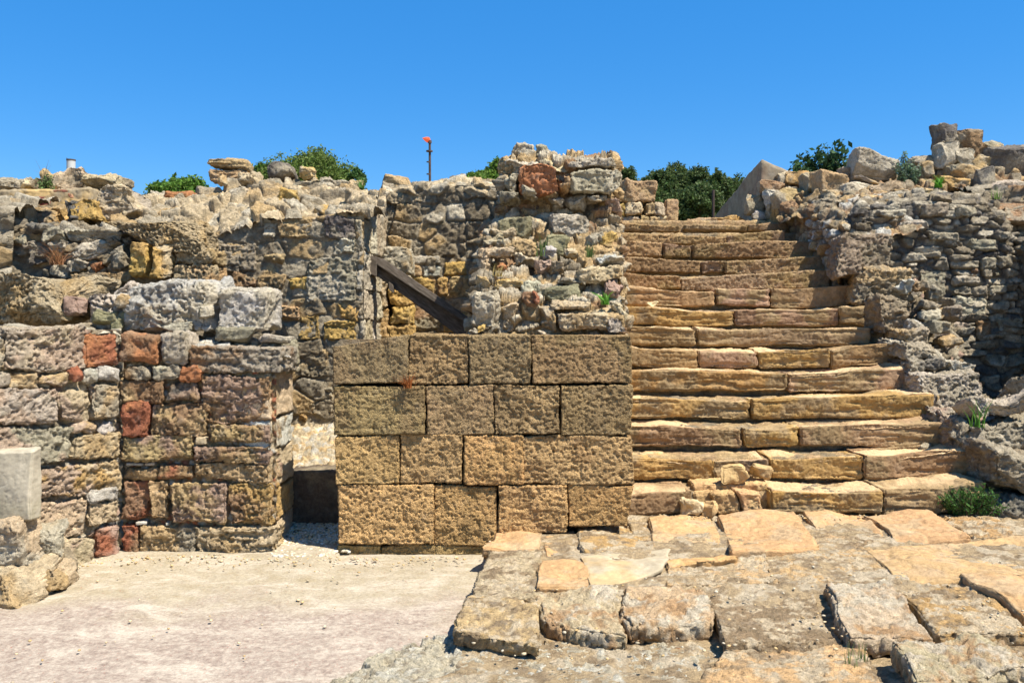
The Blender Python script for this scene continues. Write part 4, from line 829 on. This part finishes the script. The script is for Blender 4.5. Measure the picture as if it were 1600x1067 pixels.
# mid grey stones that show individually
rs = np.random.RandomState(5)
for x0, y0, x1, y1, c in [(1431, 424, 1483, 463, 'gry'), (1487, 405, 1532, 419, 'lgr'), (1535, 403, 1560, 420, 'gry'), (1562, 400, 1588, 418, 'gry'), (1490, 433, 1533, 446, 'lgr'), (1484, 447, 1520, 462, 'gry'), (1521, 447, 1546, 462, 'gry'), (1547, 444, 1572, 462, 'gry'),
                          (1488, 462, 1542, 497, 'lgr'), (1545, 470, 1580, 492, 'gry'), (1514, 418, 1532, 432, 'brn'), (1537, 420, 1552, 434, 'gry'), (1553, 424, 1568, 433, 'grn'), (1525, 500, 1552, 532, 'brn'), (1525, 550, 1560, 570, 'gry'), (1448, 498, 1478, 520, 'gry'), (1480, 500, 1520, 522, 'lgr'), (1450, 465, 1480, 480, 'gry'), (1455, 482, 1486, 496, 'lgr'),
                          (1560, 495, 1600, 528, 'gry'), (1555, 532, 1600, 550, 'pat'), (1562, 556, 1600, 580, 'pat'), (1440, 318, 1485, 338, 'gry'), (1372, 330, 1420, 344, 'lgr'), (1494, 322, 1530, 338, 'gry'), (1410, 345, 1450, 358, 'lgr'), (1456, 362, 1500, 376, 'gry'), (1520, 372, 1560, 390, 'gry'), (1430, 392, 1470, 404, 'lgr')]:
    face(rwl, 'stone', x0, y0, x1, y1, YE - .07, .3, col=c, c2='gry', share=.35, r=.03, amp=.014, warp=.015, strata=.008, cuts=rs.randint(0, 2), skew=[tuple(rs.uniform(-2, 2, 2)) for _ in range(4)])
for x0, y0, x1, y1, Y, d, c, c2, cu, sk in [
    (1307, 364, 1410, 436, 9.05, .5, (.40, .32, .205), 'pat', 1, [(16, 0), (-8, 4), (-20, -8), (0, 0)]), (1338, 412, 1432, 476, 8.85, .5, 'tan', 'pat', 1, [(20, 0), (0, 4), (0, 0), (0, 0)]), (1375, 460, 1448, 522, 8.3, .45, (.40, .32, .205), 'pat', 2, [(0, 2), (-8, 8), (-26, -8), (6, 0)]),
    (1408, 534, 1480, 563, 7.9, .5, 'gry', 'lgr', 1, None), (1396, 512, 1452, 536, 8.1, .4, 'gry', 'tan', 3, None), (1421, 564, 1476, 584, 7.75, .5, 'gry', 'dgr', 1, None), (1476, 563, 1521, 583, 7.75, .5, 'lgr', 'gry', 1, None), (1436, 581, 1543, 640, 7.5, .6, 'lgr', 'gry', 0, None),
    (1462, 634, 1530, 662, 7.2, .6, 'gry', 'pnk', 1, None), (1489, 648, 1538, 695, 6.95, .6, 'gry', 'pnk', 1, None), (1521, 690, 1562, 762, 6.62, .5, 'gry', 'dgr', 1, None)]:
    face(rwl, 'large_stone', x0, y0, x1, y1, Y, d, col=c, c2=c2, share=.4, r=.045, cuts=cu, warp=.03, amp=.022, pit=.014, skew=sk)
# stepped rubble between the big stones and the wall
sheet('stepped_rubble', [[P(1402, 740, 7.0), P(1650, 760, 7.0)], [P(1470, 660, 7.3), P(1650, 690, 7.0)], [P(1445, 580, 7.9), P(1560, 640, 7.9)], [P(1440, 540, 8.4), P(1520, 600, 8.4)], [P(1420, 470, 8.9), P(1505, 550, 8.9)], [P(1420, 430, 9.4), P(1500, 500, 9.4)]],
      rwl, cell=(.15, .15, .085), relief=.06, ids=.05, amp=.02, jit=(.9, .9, .5), pal=('gry', 'lgr', 'gry', 'tan', 'pnk'), mortar='dgr', sp=.013, share=.3)
for x0, y0, x1, y1, Y, c in [(1412, 438, 1432, 460, 8.7, 'wht'), (1432, 440, 1452, 456, 8.75, 'brn'), (1455, 446, 1476, 470, 8.7, 'gry'), (1440, 470, 1470, 484, 8.6, 'gry'), (1446, 486, 1474, 500, 8.55, 'lgr'), (1452, 502, 1490, 520, 8.45, 'gry'), (1470, 522, 1505, 540, 8.4, 'tan'), (1483, 480, 1510, 500, 8.9, 'gry'), (1424, 500, 1446, 524, 8.2, 'wht')]:
    face(rwl, 'stone', x0, y0, x1, y1, Y, .2, col=c, c2='gry', r=.04, cuts=3, amp=.014, warp=.02)

# parapet stones by the right frame edge
pp = empty('rock_parapet', P(1620, 790, 6.6), 'low parapet of dark pink grey rocks at the right edge beside the steps', 'parapet')
for x0, y0, x1, y1, Y, d, c in [(1522, 618, 1612, 660, 6.75, .4, 'lgr'), (1535, 656, 1680, 700, 6.6, .5, 'gry'), (1530, 690, 1600, 715, 6.7, .5, 'dgr'), (1556, 706, 1680, 790, 6.35, .6, 'pat'), (1548, 780, 1700, 840, 6.35, .6, 'dgr'), (1500, 662, 1545, 700, 6.8, .4, 'gry'), (1605, 600, 1700, 660, 6.9, .6, 'gry')]:
    face(pp, 'rock', x0, y0, x1, y1, Y, d, col=c, c2='gry', share=.4, r=.07, cuts=2, warp=.05, amp=.025, pit=.012, sp=.01)
sheet('rubble', [[P(1535, 840, 6.75), P(1760, 840, 6.75)], [P(1540, 690, 6.8), P(1760, 700, 6.8)], [P(1500, 650, 7.3), P(1760, 650, 7.3)]], pp, relief=.05, pal=('dgr', 'gry', 'pnk'), mortar='dgr')
# the side wall just outside the frame that shades the corner
sw = empty('rubble_wall', (5.9, 8.5, 0), 'shadowy dry stone wall at the far right edge behind the rocks', 'wall')
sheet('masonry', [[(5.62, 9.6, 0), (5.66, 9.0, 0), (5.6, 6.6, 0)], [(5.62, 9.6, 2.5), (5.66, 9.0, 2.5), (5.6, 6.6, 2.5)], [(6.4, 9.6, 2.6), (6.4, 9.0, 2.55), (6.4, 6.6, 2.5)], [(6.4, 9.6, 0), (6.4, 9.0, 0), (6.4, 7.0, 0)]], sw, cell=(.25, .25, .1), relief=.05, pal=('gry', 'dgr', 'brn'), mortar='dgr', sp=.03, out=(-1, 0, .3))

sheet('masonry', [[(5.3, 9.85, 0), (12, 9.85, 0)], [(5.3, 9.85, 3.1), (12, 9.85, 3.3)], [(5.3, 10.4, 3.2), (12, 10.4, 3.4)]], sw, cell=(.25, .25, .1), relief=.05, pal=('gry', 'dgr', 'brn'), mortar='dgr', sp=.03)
# ================================================================== WEDGE WALL + BOULDERS ON THE RIGHT SKYLINE
x0_, Yw, Yk = 3.345, 11.5, 14.1
V = [(x0_, Yw, 3.78), (x0_ + .42, Yw + .02, 3.60), (x0_ + .5, Yw, 2.6), (x0_, Yw, 2.6), (x0_, Yk, 3.32), (x0_ + .42, Yk, 3.25), (x0_ + .5, Yk, 2.6), (x0_, Yk, 2.6)]
V = np.array(V); 
o = stone('plastered_wall', V[:4], V[4:], None, col=(.33, .26, .18), c2=(.27, .20, .135), share=.35, r=.02, amp=.006, warp=.012, mat='smooth', sp=.03)
tag(o, 'smooth plastered wall with a sloping top at the head of the steps', 'wall')
bo = [ # x0,y0,x1,y1,Y,colour,cuts,label
    (1168, 307, 1196, 334, 11.3, 'gry', 4, 'round grey stone at the left foot of the right hand pile'),
    (1191, 283, 1226, 305, 11.2, 'brn', 4, 'reddish brown stone against the sloping plastered wall'),
    (1200, 298, 1221, 322, 11.1, 'wht', 2, 'small white block under the reddish brown stone'),
    (1178, 326, 1206, 346, 11.2, 'wht', 4, 'flat white stone on the ground at the stair head'),
    (1204, 318, 1220, 342, 11.1, 'gry', 3, 'small grey stone under the white block'),
    (1215, 292, 1262, 344, 10.9, 'tan', 2, 'tall grey brown boulder at the top right end of the steps'),
    (1258, 300, 1288, 320, 10.6, 'tan', 3, 'squat tan stone right of the tall grey brown boulder'),
    (1236, 267, 1266, 290, 11.3, 'och', 3, 'ochre stone left of the fig bush base'),
    (1215, 268, 1238, 290, 11.4, 'crm', 3, 'cream stone beside the right side of the sloping plastered wall'),
    (1259, 267, 1300, 303, 10.9, 'tan', 3, 'broad tan boulder behind the smooth brown egg shaped one'),
    (1283, 268, 1326, 306, 10.6, 'tan', 2, 'smooth brown egg shaped boulder below the fig bush'),
    (1313, 265, 1343, 287, 10.9, 'gry', 4, 'grey speckled stone right of the egg shaped boulder'),
    (1322, 284, 1380, 312, 10.4, 'lgr', 4, 'wide pale slab with white flecks, right of the egg shaped boulder'),
    (1347, 234, 1404, 284, 10.7, 'lgr', 2, 'large notched pale block tilted on the skyline'),
    (1345, 272, 1377, 288, 10.5, 'gry', 3, 'dull stone under the notched pale block'),
    (1370, 281, 1411, 304, 10.3, 'crm', 1, 'small tilted cream slab below the silvery bush'),
    (1376, 307, 1405, 326, 9.9, 'tan', 1, 'tan block at the top of the grey wall, under the tilted cream slab'),
    (1404, 300, 1424, 322, 10, 'gry', 4, 'small grey stone left of the long low block'),
    (1418, 294, 1488, 322, 10.0, 'tan', 2, 'long low tan block topping the grey wall'),
    (1437, 255, 1466, 282, 10.6, 'gry', 4, 'grey stone right of the silvery bush'),
    (1430, 240, 1470, 262, 10.9, 'gry', 4, 'flat grey rubble stone behind the grass tuft'),
    (1458, 246, 1502, 276, 10.8, 'dgr', 3, 'dark block beneath the stacked boulders'),
    (1465, 194, 1500, 234, 10.9, 'dgr', 1, 'upright dark block at the highest point of the right skyline'),
    (1498, 201, 1545, 247, 10.9, 'brn', 4, 'rounded red brown boulder right of the upright dark block'),
    (1464, 226, 1498, 256, 10.7, 'lgr', 4, 'rough pale stone carrying the upright dark block'),
    (1494, 232, 1522, 260, 10.7, 'lgr', 4, 'rough pale stone under the red brown boulder'),
    (1476, 270, 1515, 302, 10.3, 'och', 4, 'mossy ochre boulder with a yellow top'),
    (1498, 258, 1548, 284, 10.5, 'gry', 3, 'grey stone below the red brown boulder'),
    (1523, 244, 1552, 270, 10.7, 'tan', 3, 'tan stone left of the big dark block'),
    (1526, 261, 1554, 304, 10.2, 'dgr', 2, 'upright dark slab leaning beside the big block'),
    (1546, 219, 1573, 248, 11.0, 'gry', 3, 'pointed grey stone behind the big dark block'),
    (1552, 224, 1640, 286, 10.6, 'dgr', 2, 'big dark block cut by the right side on the skyline'),
    (1552, 284, 1640, 320, 9.9, 'lgr', 0, 'squared block with a white sunlit top at the right side'),
    (1508, 300, 1550, 320, 9.8, 'brn', 3, 'brown stone on the edge above the dark hollow'),
    (1548, 338, 1720, 440, 9.9, 'dgr', 0, 'dark backing block added for the shade of the hollow under the overhanging rock'),  # added dark backing: closes the sky gap and stands for the hollow's shade
    (1538, 318, 1640, 352, 9.6, 'brn', 2, 'overhanging brown rock above the dark hollow at the right side'),
    (1288, 298, 1312, 318, 10.3, 'gry', 3, 'grey stone under the egg shaped boulder'),
]
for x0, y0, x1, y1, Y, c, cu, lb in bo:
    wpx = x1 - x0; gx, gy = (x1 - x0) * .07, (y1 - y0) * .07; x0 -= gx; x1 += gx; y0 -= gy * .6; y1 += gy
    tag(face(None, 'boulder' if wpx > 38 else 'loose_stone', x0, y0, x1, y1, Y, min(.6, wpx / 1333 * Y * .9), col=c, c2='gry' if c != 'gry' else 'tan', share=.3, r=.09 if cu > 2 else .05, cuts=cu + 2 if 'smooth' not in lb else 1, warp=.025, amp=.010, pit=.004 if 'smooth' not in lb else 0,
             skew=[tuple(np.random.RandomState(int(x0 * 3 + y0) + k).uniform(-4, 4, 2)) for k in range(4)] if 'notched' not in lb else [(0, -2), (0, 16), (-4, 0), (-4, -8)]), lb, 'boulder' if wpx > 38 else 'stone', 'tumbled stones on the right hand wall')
# loose rubble on which they rest
sheet('rubble_mound', [[P(1215, 345, 10.7), P(1330, 325, 9.8), P(1450, 318, 9.7), P(1560, 330, 9.7), P(1700, 340, 9.7)], [P(1215, 322, 11.0), P(1330, 308, 10.2), P(1450, 303, 10.2), P(1560, 300, 10.2), P(1700, 300, 10.2)],
                       [P(1215, 290, 11.5), P(1330, 284, 11), P(1450, 272, 11), P(1560, 255, 11), P(1700, 250, 11)], [P(1215, 320, 12.5), P(1330, 300, 12.3), P(1450, 290, 12), P(1560, 280, 12), P(1700, 280, 12)]], None, cell=(.16, .16, .12), relief=.05, ids=.06, amp=.02, jit=(.9, .9, .9), pal=('pat', 'tan', 'gry', 'brn'), mortar='brn', out=(0, -.5, 1))
tag(bpy.data.objects['rubble_mound'], 'heap of small rubble under the tumbled stones on the right', 'rubble', kind='stuff')

# ================================================================== PLANTS
def leaves(name, centers, size, col, mat, parent=None, flat=0.0, seed=1, elong=1.0):
    rs = np.random.RandomState(seed); n = len(centers); c = np.array(centers)
    a = rs.normal(size=(n, 3)); a[:, 2] *= (1 - flat); a /= np.linalg.norm(a, axis=1, keepdims=True)
    b = np.cross(a, rs.normal(size=(n, 3))); b /= np.linalg.norm(b, axis=1, keepdims=True)
    s = size * rs.uniform(.6, 1.4, (n, 1))
    V = np.stack([c - a * s * elong, c + b * s * .5, c + a * s * elong, c - b * s * .5], 1).reshape(-1, 3)
    F = np.arange(4 * n).reshape(n, 4); k = np.repeat(rs.uniform(.55, 1.25, (n, 1)), 4, 0)
    cc = np.array(col) * k * (1 + np.repeat(rs.uniform(-.12, .12, (n, 3)), 4, 0))
    return mesh_obj(name, V, F, mat, parent, cc, smooth=False)
ML = leaf_mat('foliage', (1, 1, 1)); MB = simple('bark', (.12, .09, .06), .9, .4, 6)
def limb(V, F, a, b, r0, r1, n=7):
    a = np.array(a, float); b = np.array(b, float); d = b - a; d /= np.linalg.norm(d); u = np.cross(d, (0.3, 1, 0.1)); u /= np.linalg.norm(u); v = np.cross(d, u); k = len(V)
    for p, r in ((a, r0), (b, r1)):
        for i in range(n): t = 6.2832 * i / n; V.append(p + r * (math.cos(t) * u + math.sin(t) * v))
    for i in range(n): F.append((k + i, k + (i + 1) % n, k + n + (i + 1) % n, k + n + i))
def tree(x0, y0, x1, y1, Y, col, label, cat='tree', group='trees behind the ruins', n=9000, size=.09, lobes=14, seed=1, name='tree', dens=1.0):
    rs = np.random.RandomState(seed)
    A = P(x0, y1, Y); Bq = P(x1, y0, Y); w_ = (Bq[0] - A[0]) / 2; ctr = np.array([(A[0] + Bq[0]) / 2, Y, 0]); ztop = Bq[2]; zb = A[2]; hh = (ztop - zb)
    gz = 2.7
    root = empty(name, (ctr[0], Y, gz), label, cat, group)
    Vv, Ff = [], []
    limb(Vv, Ff, (ctr[0], Y, gz - .1), (ctr[0] + .1 * w_, Y, zb + hh * .3), .09 * w_ + .03, .06 * w_ + .02)
    pts = []; lob = []
    for i in range(lobes):
        a = rs.uniform(0, 6.28); rr = math.sqrt(rs.uniform(0, 1)); R = w_ * rs.uniform(.26, .40); rr *= (1 - .7 * R / w_)
        cx = ctr[0] + math.cos(a) * rr * w_; cy = Y + math.sin(a) * rr * w_ * .9
        cap = (max(.05, 1 - rr ** 2)) ** .4; cz = zb + (hh - R * .8) * cap * rs.uniform(.45, 1.0); lob.append((cx, cy, cz, R))
        limb(Vv, Ff, (ctr[0] + .1 * w_, Y, zb + hh * .2), (cx, cy, cz - R * .3), .03 * w_ + .01, .01 * w_ + .004, 5)
    lob.append((ctr[0] + .1 * w_, Y, ztop - w_ * .34, w_ * .34)); lob += [(ctr[0] + k * w_ * .4, Y + .1 * k, zb + hh * .36, min(w_ * .5, hh * .55)) for k in (-1.2, -.4, .5, 1.2)]; lob.append((ctr[0] - .3 * w_, Y - .2, zb + hh * .3, w_ * .5))
    per = int(n / len(lob))
    for cx, cy, cz, R in lob:
        nc = 26
        dd = rs.normal(size=(nc, 3)); dd /= np.linalg.norm(dd, axis=1, keepdims=True); tw = np.array([cx, cy, cz]) + dd * R * rs.uniform(.6, 1.05, (nc, 1)) * np.array([1, 1, .8])
        q = tw[rs.randint(nc, size=per)] + rs.normal(size=(per, 3)) * R * .17
        pts.append(q)
    mesh_obj('trunk', np.array(Vv), np.array(Ff), MB, root)
    leaves('crown', np.concatenate(pts), size, col, ML, root, seed=seed)
    return root
gp_ = 'trees behind the ruins'
tree(384, 230, 566, 330, 30, (.16, .225, .055), 'wide bright green pine on the skyline behind the round stone stack', seed=3, n=42000, size=.055, lobes=34)
tree(535, 262, 575, 330, 29, (.09, .17, .05), 'small pale green shoot at the right side of the wide pine', seed=4, n=4000, size=.06, lobes=8)
tree(385, 255, 425, 310, 29, (.09, .20, .03), 'small green crown left of the wide pine behind the oval boulder', seed=14, n=5000, size=.07, lobes=8)
tree(230, 274, 330, 330, 26, (.15, .27, .05), 'low bright green crown left of the round stone stack', seed=5, n=14000, size=.07, lobes=14)
tree(722, 266, 778, 320, 30, (.19, .29, .06), 'low green crown left of the central wall', seed=6, n=6000, size=.07, lobes=9)
tree(745, 246, 812, 320, 31, (.19, .30, .06), 'rounded green crown touching the left side of the central wall', seed=7, n=9000, size=.07, lobes=10)
hz = [(905, 254, 985, 360, 42, 21), (938, 262, 1016, 360, 38, 22), (985, 262, 1062, 362, 41, 23), (1010, 254, 1092, 362, 44, 24), (1048, 258, 1128, 362, 41, 25), (1082, 264, 1152, 362, 38, 26), (1108, 272, 1188, 366, 43, 27), (970, 284, 1050, 366, 35, 28), (1040, 284, 1130, 366, 35, 29)]
hl = ['dark evergreen mostly hidden behind the top of the central wall', 'dark evergreen nearest the central wall on the wooded rise', 'dark evergreen behind the squared buff block at the stair head', 'tallest dark evergreen with the highest tip on the wooded rise', 'dark evergreen just right of the tallest one on the wooded rise', 'dark evergreen left of the sloping plastered wall on the rise', 'dark evergreen mostly hidden behind the sloping plastered wall', 'low dark evergreen in front, just above the upright post stone', 'low dark evergreen in front, above the middle of the top step']
for (a, b, c_, d_, Y, sd), lb in zip(hz, hl):
    tree(a, b, c_, d_, Y, (.105, .15, .05), lb, group='dark evergreens on the wooded rise', seed=sd, n=20000, size=.07, lobes=34)

def bush(name, x0, y0, x1, y1, Y, col, label, n=900, size=.03, stems=14, seed=1, group=None, elong=1.0, cat='bush', dep=.4):
    rs = np.random.RandomState(seed); base = P((x0 + x1) / 2, y1, Y); A = P(x0, y1, Y); Bq = P(x1, y0, Y)
    root = empty(name, base, label, cat, group); Vv, Ff = [], []; pts = []
    for i in range(stems):
        t = rs.uniform(-.95, .95); e = np.array([base[0] + t * (Bq[0] - A[0]) / 2, Y + rs.uniform(-dep, dep) * (Bq[0] - A[0]) / 2, A[2] + (Bq[2] - A[2]) * (rs.uniform(.5, 1.0) * (1 - .45 * t * t))])
        b0 = base + np.array([t * .3 * (Bq[0] - A[0]) / 2, 0, -.02]); limb(Vv, Ff, b0, e, .006, .002, 4)
        k = int(n / stems); s = rs.uniform(.3, 1.02, (k, 1)); pts.append(b0 + (e - b0) * s + rs.normal(size=(k, 3)) * size * 1.1)
    mesh_obj('stem', np.array(Vv), np.array(Ff), MB, root)
    leaves('foliage', np.concatenate(pts), size, col, ML, root, seed=seed, elong=elong)
bush('fig_bush', 1235, 228, 1352, 288, 12.0, (.07, .13, .05), 'wide loose green bush with round leaves on the right skyline', n=1500, size=.045, stems=26, seed=2)
bush('shrub', 1398, 236, 1438, 298, 10.6, (.20, .28, .17), 'silvery green bush right of the notched pale block', n=1500, size=.018, stems=30, seed=3)
bush('shrub', 1470, 752, 1568, 808, 6.35, (.10, .20, .05), 'green feathery bush at the right end of the lowest step', n=2300, size=.009, stems=60, seed=4, elong=1.9)
bush('weed', 62, 272, 84, 302, 8.1, (.14, .20, .07), 'small grey green weed on the upper left skyline', n=300, size=.016, stems=10, seed=5, cat='weed')
def tuft(name, px, py, Y, hpx, n, col, label, spread=.25, wdt=.006, seed=1, cat='grass', group=None, ground=None):
    rs = np.random.RandomState(seed); b = P(px, py, Y) if ground is None else G(px, py, ground); h = hpx / FPX * b[1]; V = []; F = []; K = []
    for i in range(n):
        p = b + np.array([rs.normal() * h * .12, rs.normal() * h * .1, -.01]); d = rs.normal(size=2) * spread; hh = h * rs.uniform(.5, 1.05); s = rs.uniform(0, 3.14); wv = np.array([math.cos(s), math.sin(s), 0]) * wdt; k = len(V)
        for j in range(4):
            t = j / 3; c = p + np.array([d[0] * hh * t * t, d[1] * hh * t * t, hh * t * (1 - .18 * abs(d[0]) * t)]); ww = wv * (1 - t * .85); V += [c - ww, c + ww]
        for j in range(3): F.append((k + 2 * j, k + 2 * j + 1, k + 2 * j + 3, k + 2 * j + 2))
        K += [np.array(col) * rs.uniform(.7, 1.3)] * 8
    return tag(mesh_obj(name, np.array(V), np.array(F), ML, None, np.array(K)), label, cat, group)
tuft('dry_grass', 637, 604, 5.82, 26, 60, (.34, .12, .04), 'rust brown dry grass tuft growing from a joint of the ashlar wall', .7, .003, 2)
tuft('weed', 1528, 665, 6.72, 48, 16, (.12, .28, .05), 'upright green weed growing among the right hand rocks', .3, .007, 3, 'weed')
tuft('weed', 945, 474, 6.1, 24, 22, (.14, .32, .05), 'bright green weed beside the red brown stone on the central wall', .9, .008, 4, 'weed')
tuft('grass_tuft', 847, 398, 6.55, 40, 18, (.20, .28, .08), 'tall thin grass in the middle of the central wall', .15, .003, 5)
tuft('grass_tuft', 922, 400, 6.6, 26, 40, (.14, .20, .06), 'dark green grass clump right of the centre of the central wall', .3, .003, 6)
tuft('dry_grass', 778, 430, 6.35, 26, 26, (.42, .32, .12), 'dry yellow grass under the orange stone of the central wall', .7, .003, 7)
tuft('dry_grass', 90, 412, 6.85, 40, 70, (.34, .17, .08), 'brown dead grass hanging on the upper left wall', .9, .003, 8)
tuft('grass_tuft', 1466, 292, 10.2, 22, 30, (.13, .36, .04), 'bright green grass tuft on the right hand pile', .5, .009, 9)
tuft('grass_tuft', 562, 292, 8.8, 24, 24, (.12, .22, .05), 'green grass blades on the skyline beside the left tree', .35, .005, 10)
tuft('grass_tuft', 1325, 1045, 3.6, 52, 12, (.16, .24, .07), 'thin green grass stalks growing in the front paving, left of two', .2, .0025, 11, ground=.1)
tuft('grass_tuft', 1352, 1030, 3.6, 34, 8, (.20, .26, .09), 'short green grass stalks growing in the front paving, right of two', .2, .0025, 12, ground=.1)
tuft('grass_tuft', 72, 282, 8.3, 34, 10, (.22, .20, .12), 'bare dry twigs sticking up from the left skyline', .5, .003, 13)
tuft('grass_tuft', 1558, 310, 9.8, 22, 16, (.20, .30, .08), 'pale green grass below the squared white topped block', .3, .006, 14)
tuft('moss_patch', 815, 862, 5.7, 8, 260, (.10, .17, .04), 'flat green weed patch on the floor below the ashlar wall', 1.2, .004, 15, 'weed', ground=.0)

# ================================================================== FAR STRUCTURES
MS = simple('rusted_steel', (.10, .07, .055), .7, .3, 1); MC = simple('pale_painted_steel', (.55, .55, .52), .6, .15, .2)
def tube(name, a, b, r0, r1, mat, parent, n=14):
    V, F = [], []; limb(V, F, a, b, r0, r1, n); k = len(V); V += [np.array(a, float), np.array(b, float)]
    F3 = [];  m4 = []
    for f in F: m4.append(f)
    for i in range(n): m4.append((k, (i + 1) % n, i, i)); m4.append((k + 1, n + i, n + (i + 1) % n, n + (i + 1) % n))
    F2 = []
    for f in m4:
        if f[2] == f[3]: F2.append((f[0], f[1], f[2]))
        else: F2 += [(f[0], f[1], f[2]), (f[0], f[2], f[3])]
    return mesh_obj(name, np.array(V), np.array(F2), mat, parent, None, smooth=False)
Yf = 220.0
fs = empty('flare_stack', P(672, 330, Yf), 'thin dark flare stack with a small orange flame behind the wall', 'chimney')
def Q(px, py): return tuple(P(px, py, Yf))
tube('pipe', Q(672, 345), Q(671.5, 222), .33, .30, MS, fs)
tube('platform', Q(671, 237.5), Q(671, 235.5), .85, .85, MS, fs)
tube('platform', Q(669.5, 254), Q(669.5, 252.5), .5, .5, MS, fs); tube('platform', Q(669.5, 273), Q(669.5, 271.5), .5, .5, MS, fs)
tube('tip', Q(671.5, 224), Q(671.5, 220), .5, .5, MS, fs)
mf, t, b = nodes('flame'); b.inputs['Base Color'].default_value = (.35, .08, .03, 1); b.inputs['Emission Color'].default_value = (1, .16, .06, 1); b.inputs['Emission Strength'].default_value = 0.3
V, F = [], []; fp = [Q(671.5, 220.5), Q(669, 219), Q(665, 217.5), Q(660, 216)]; fr = [.35, .75, .55, .05]
for i in range(3): limb(V, F, fp[i], fp[i + 1], fr[i], fr[i + 1], 10)
mesh_obj('flame', np.array(V), np.array(F), mf, fs)
tk = empty('storage_tower', P(111, 300, Yf), 'distant white cylindrical tower above the left wall', 'tower')
tube('tank', Q(111, 330), Q(111, 250), 1.05, 1.05, MC, tk, 24); tube('tank_band', Q(111, 251.5), Q(111, 249.5), 1.12, 1.12, MS, tk, 24)
tube('mast', Q(104.5, 330), Q(104.5, 247), .12, .10, MS, tk, 8)
tube('post', P(1114.5, 345, 13), P(1114.5, 297, 13), .02, .02, MS, None, 8); bpy.data.objects['post'].name = 'metal_post'
tag(bpy.data.objects['metal_post'], 'thin rusty metal post standing left of the sloping plastered wall', 'post')
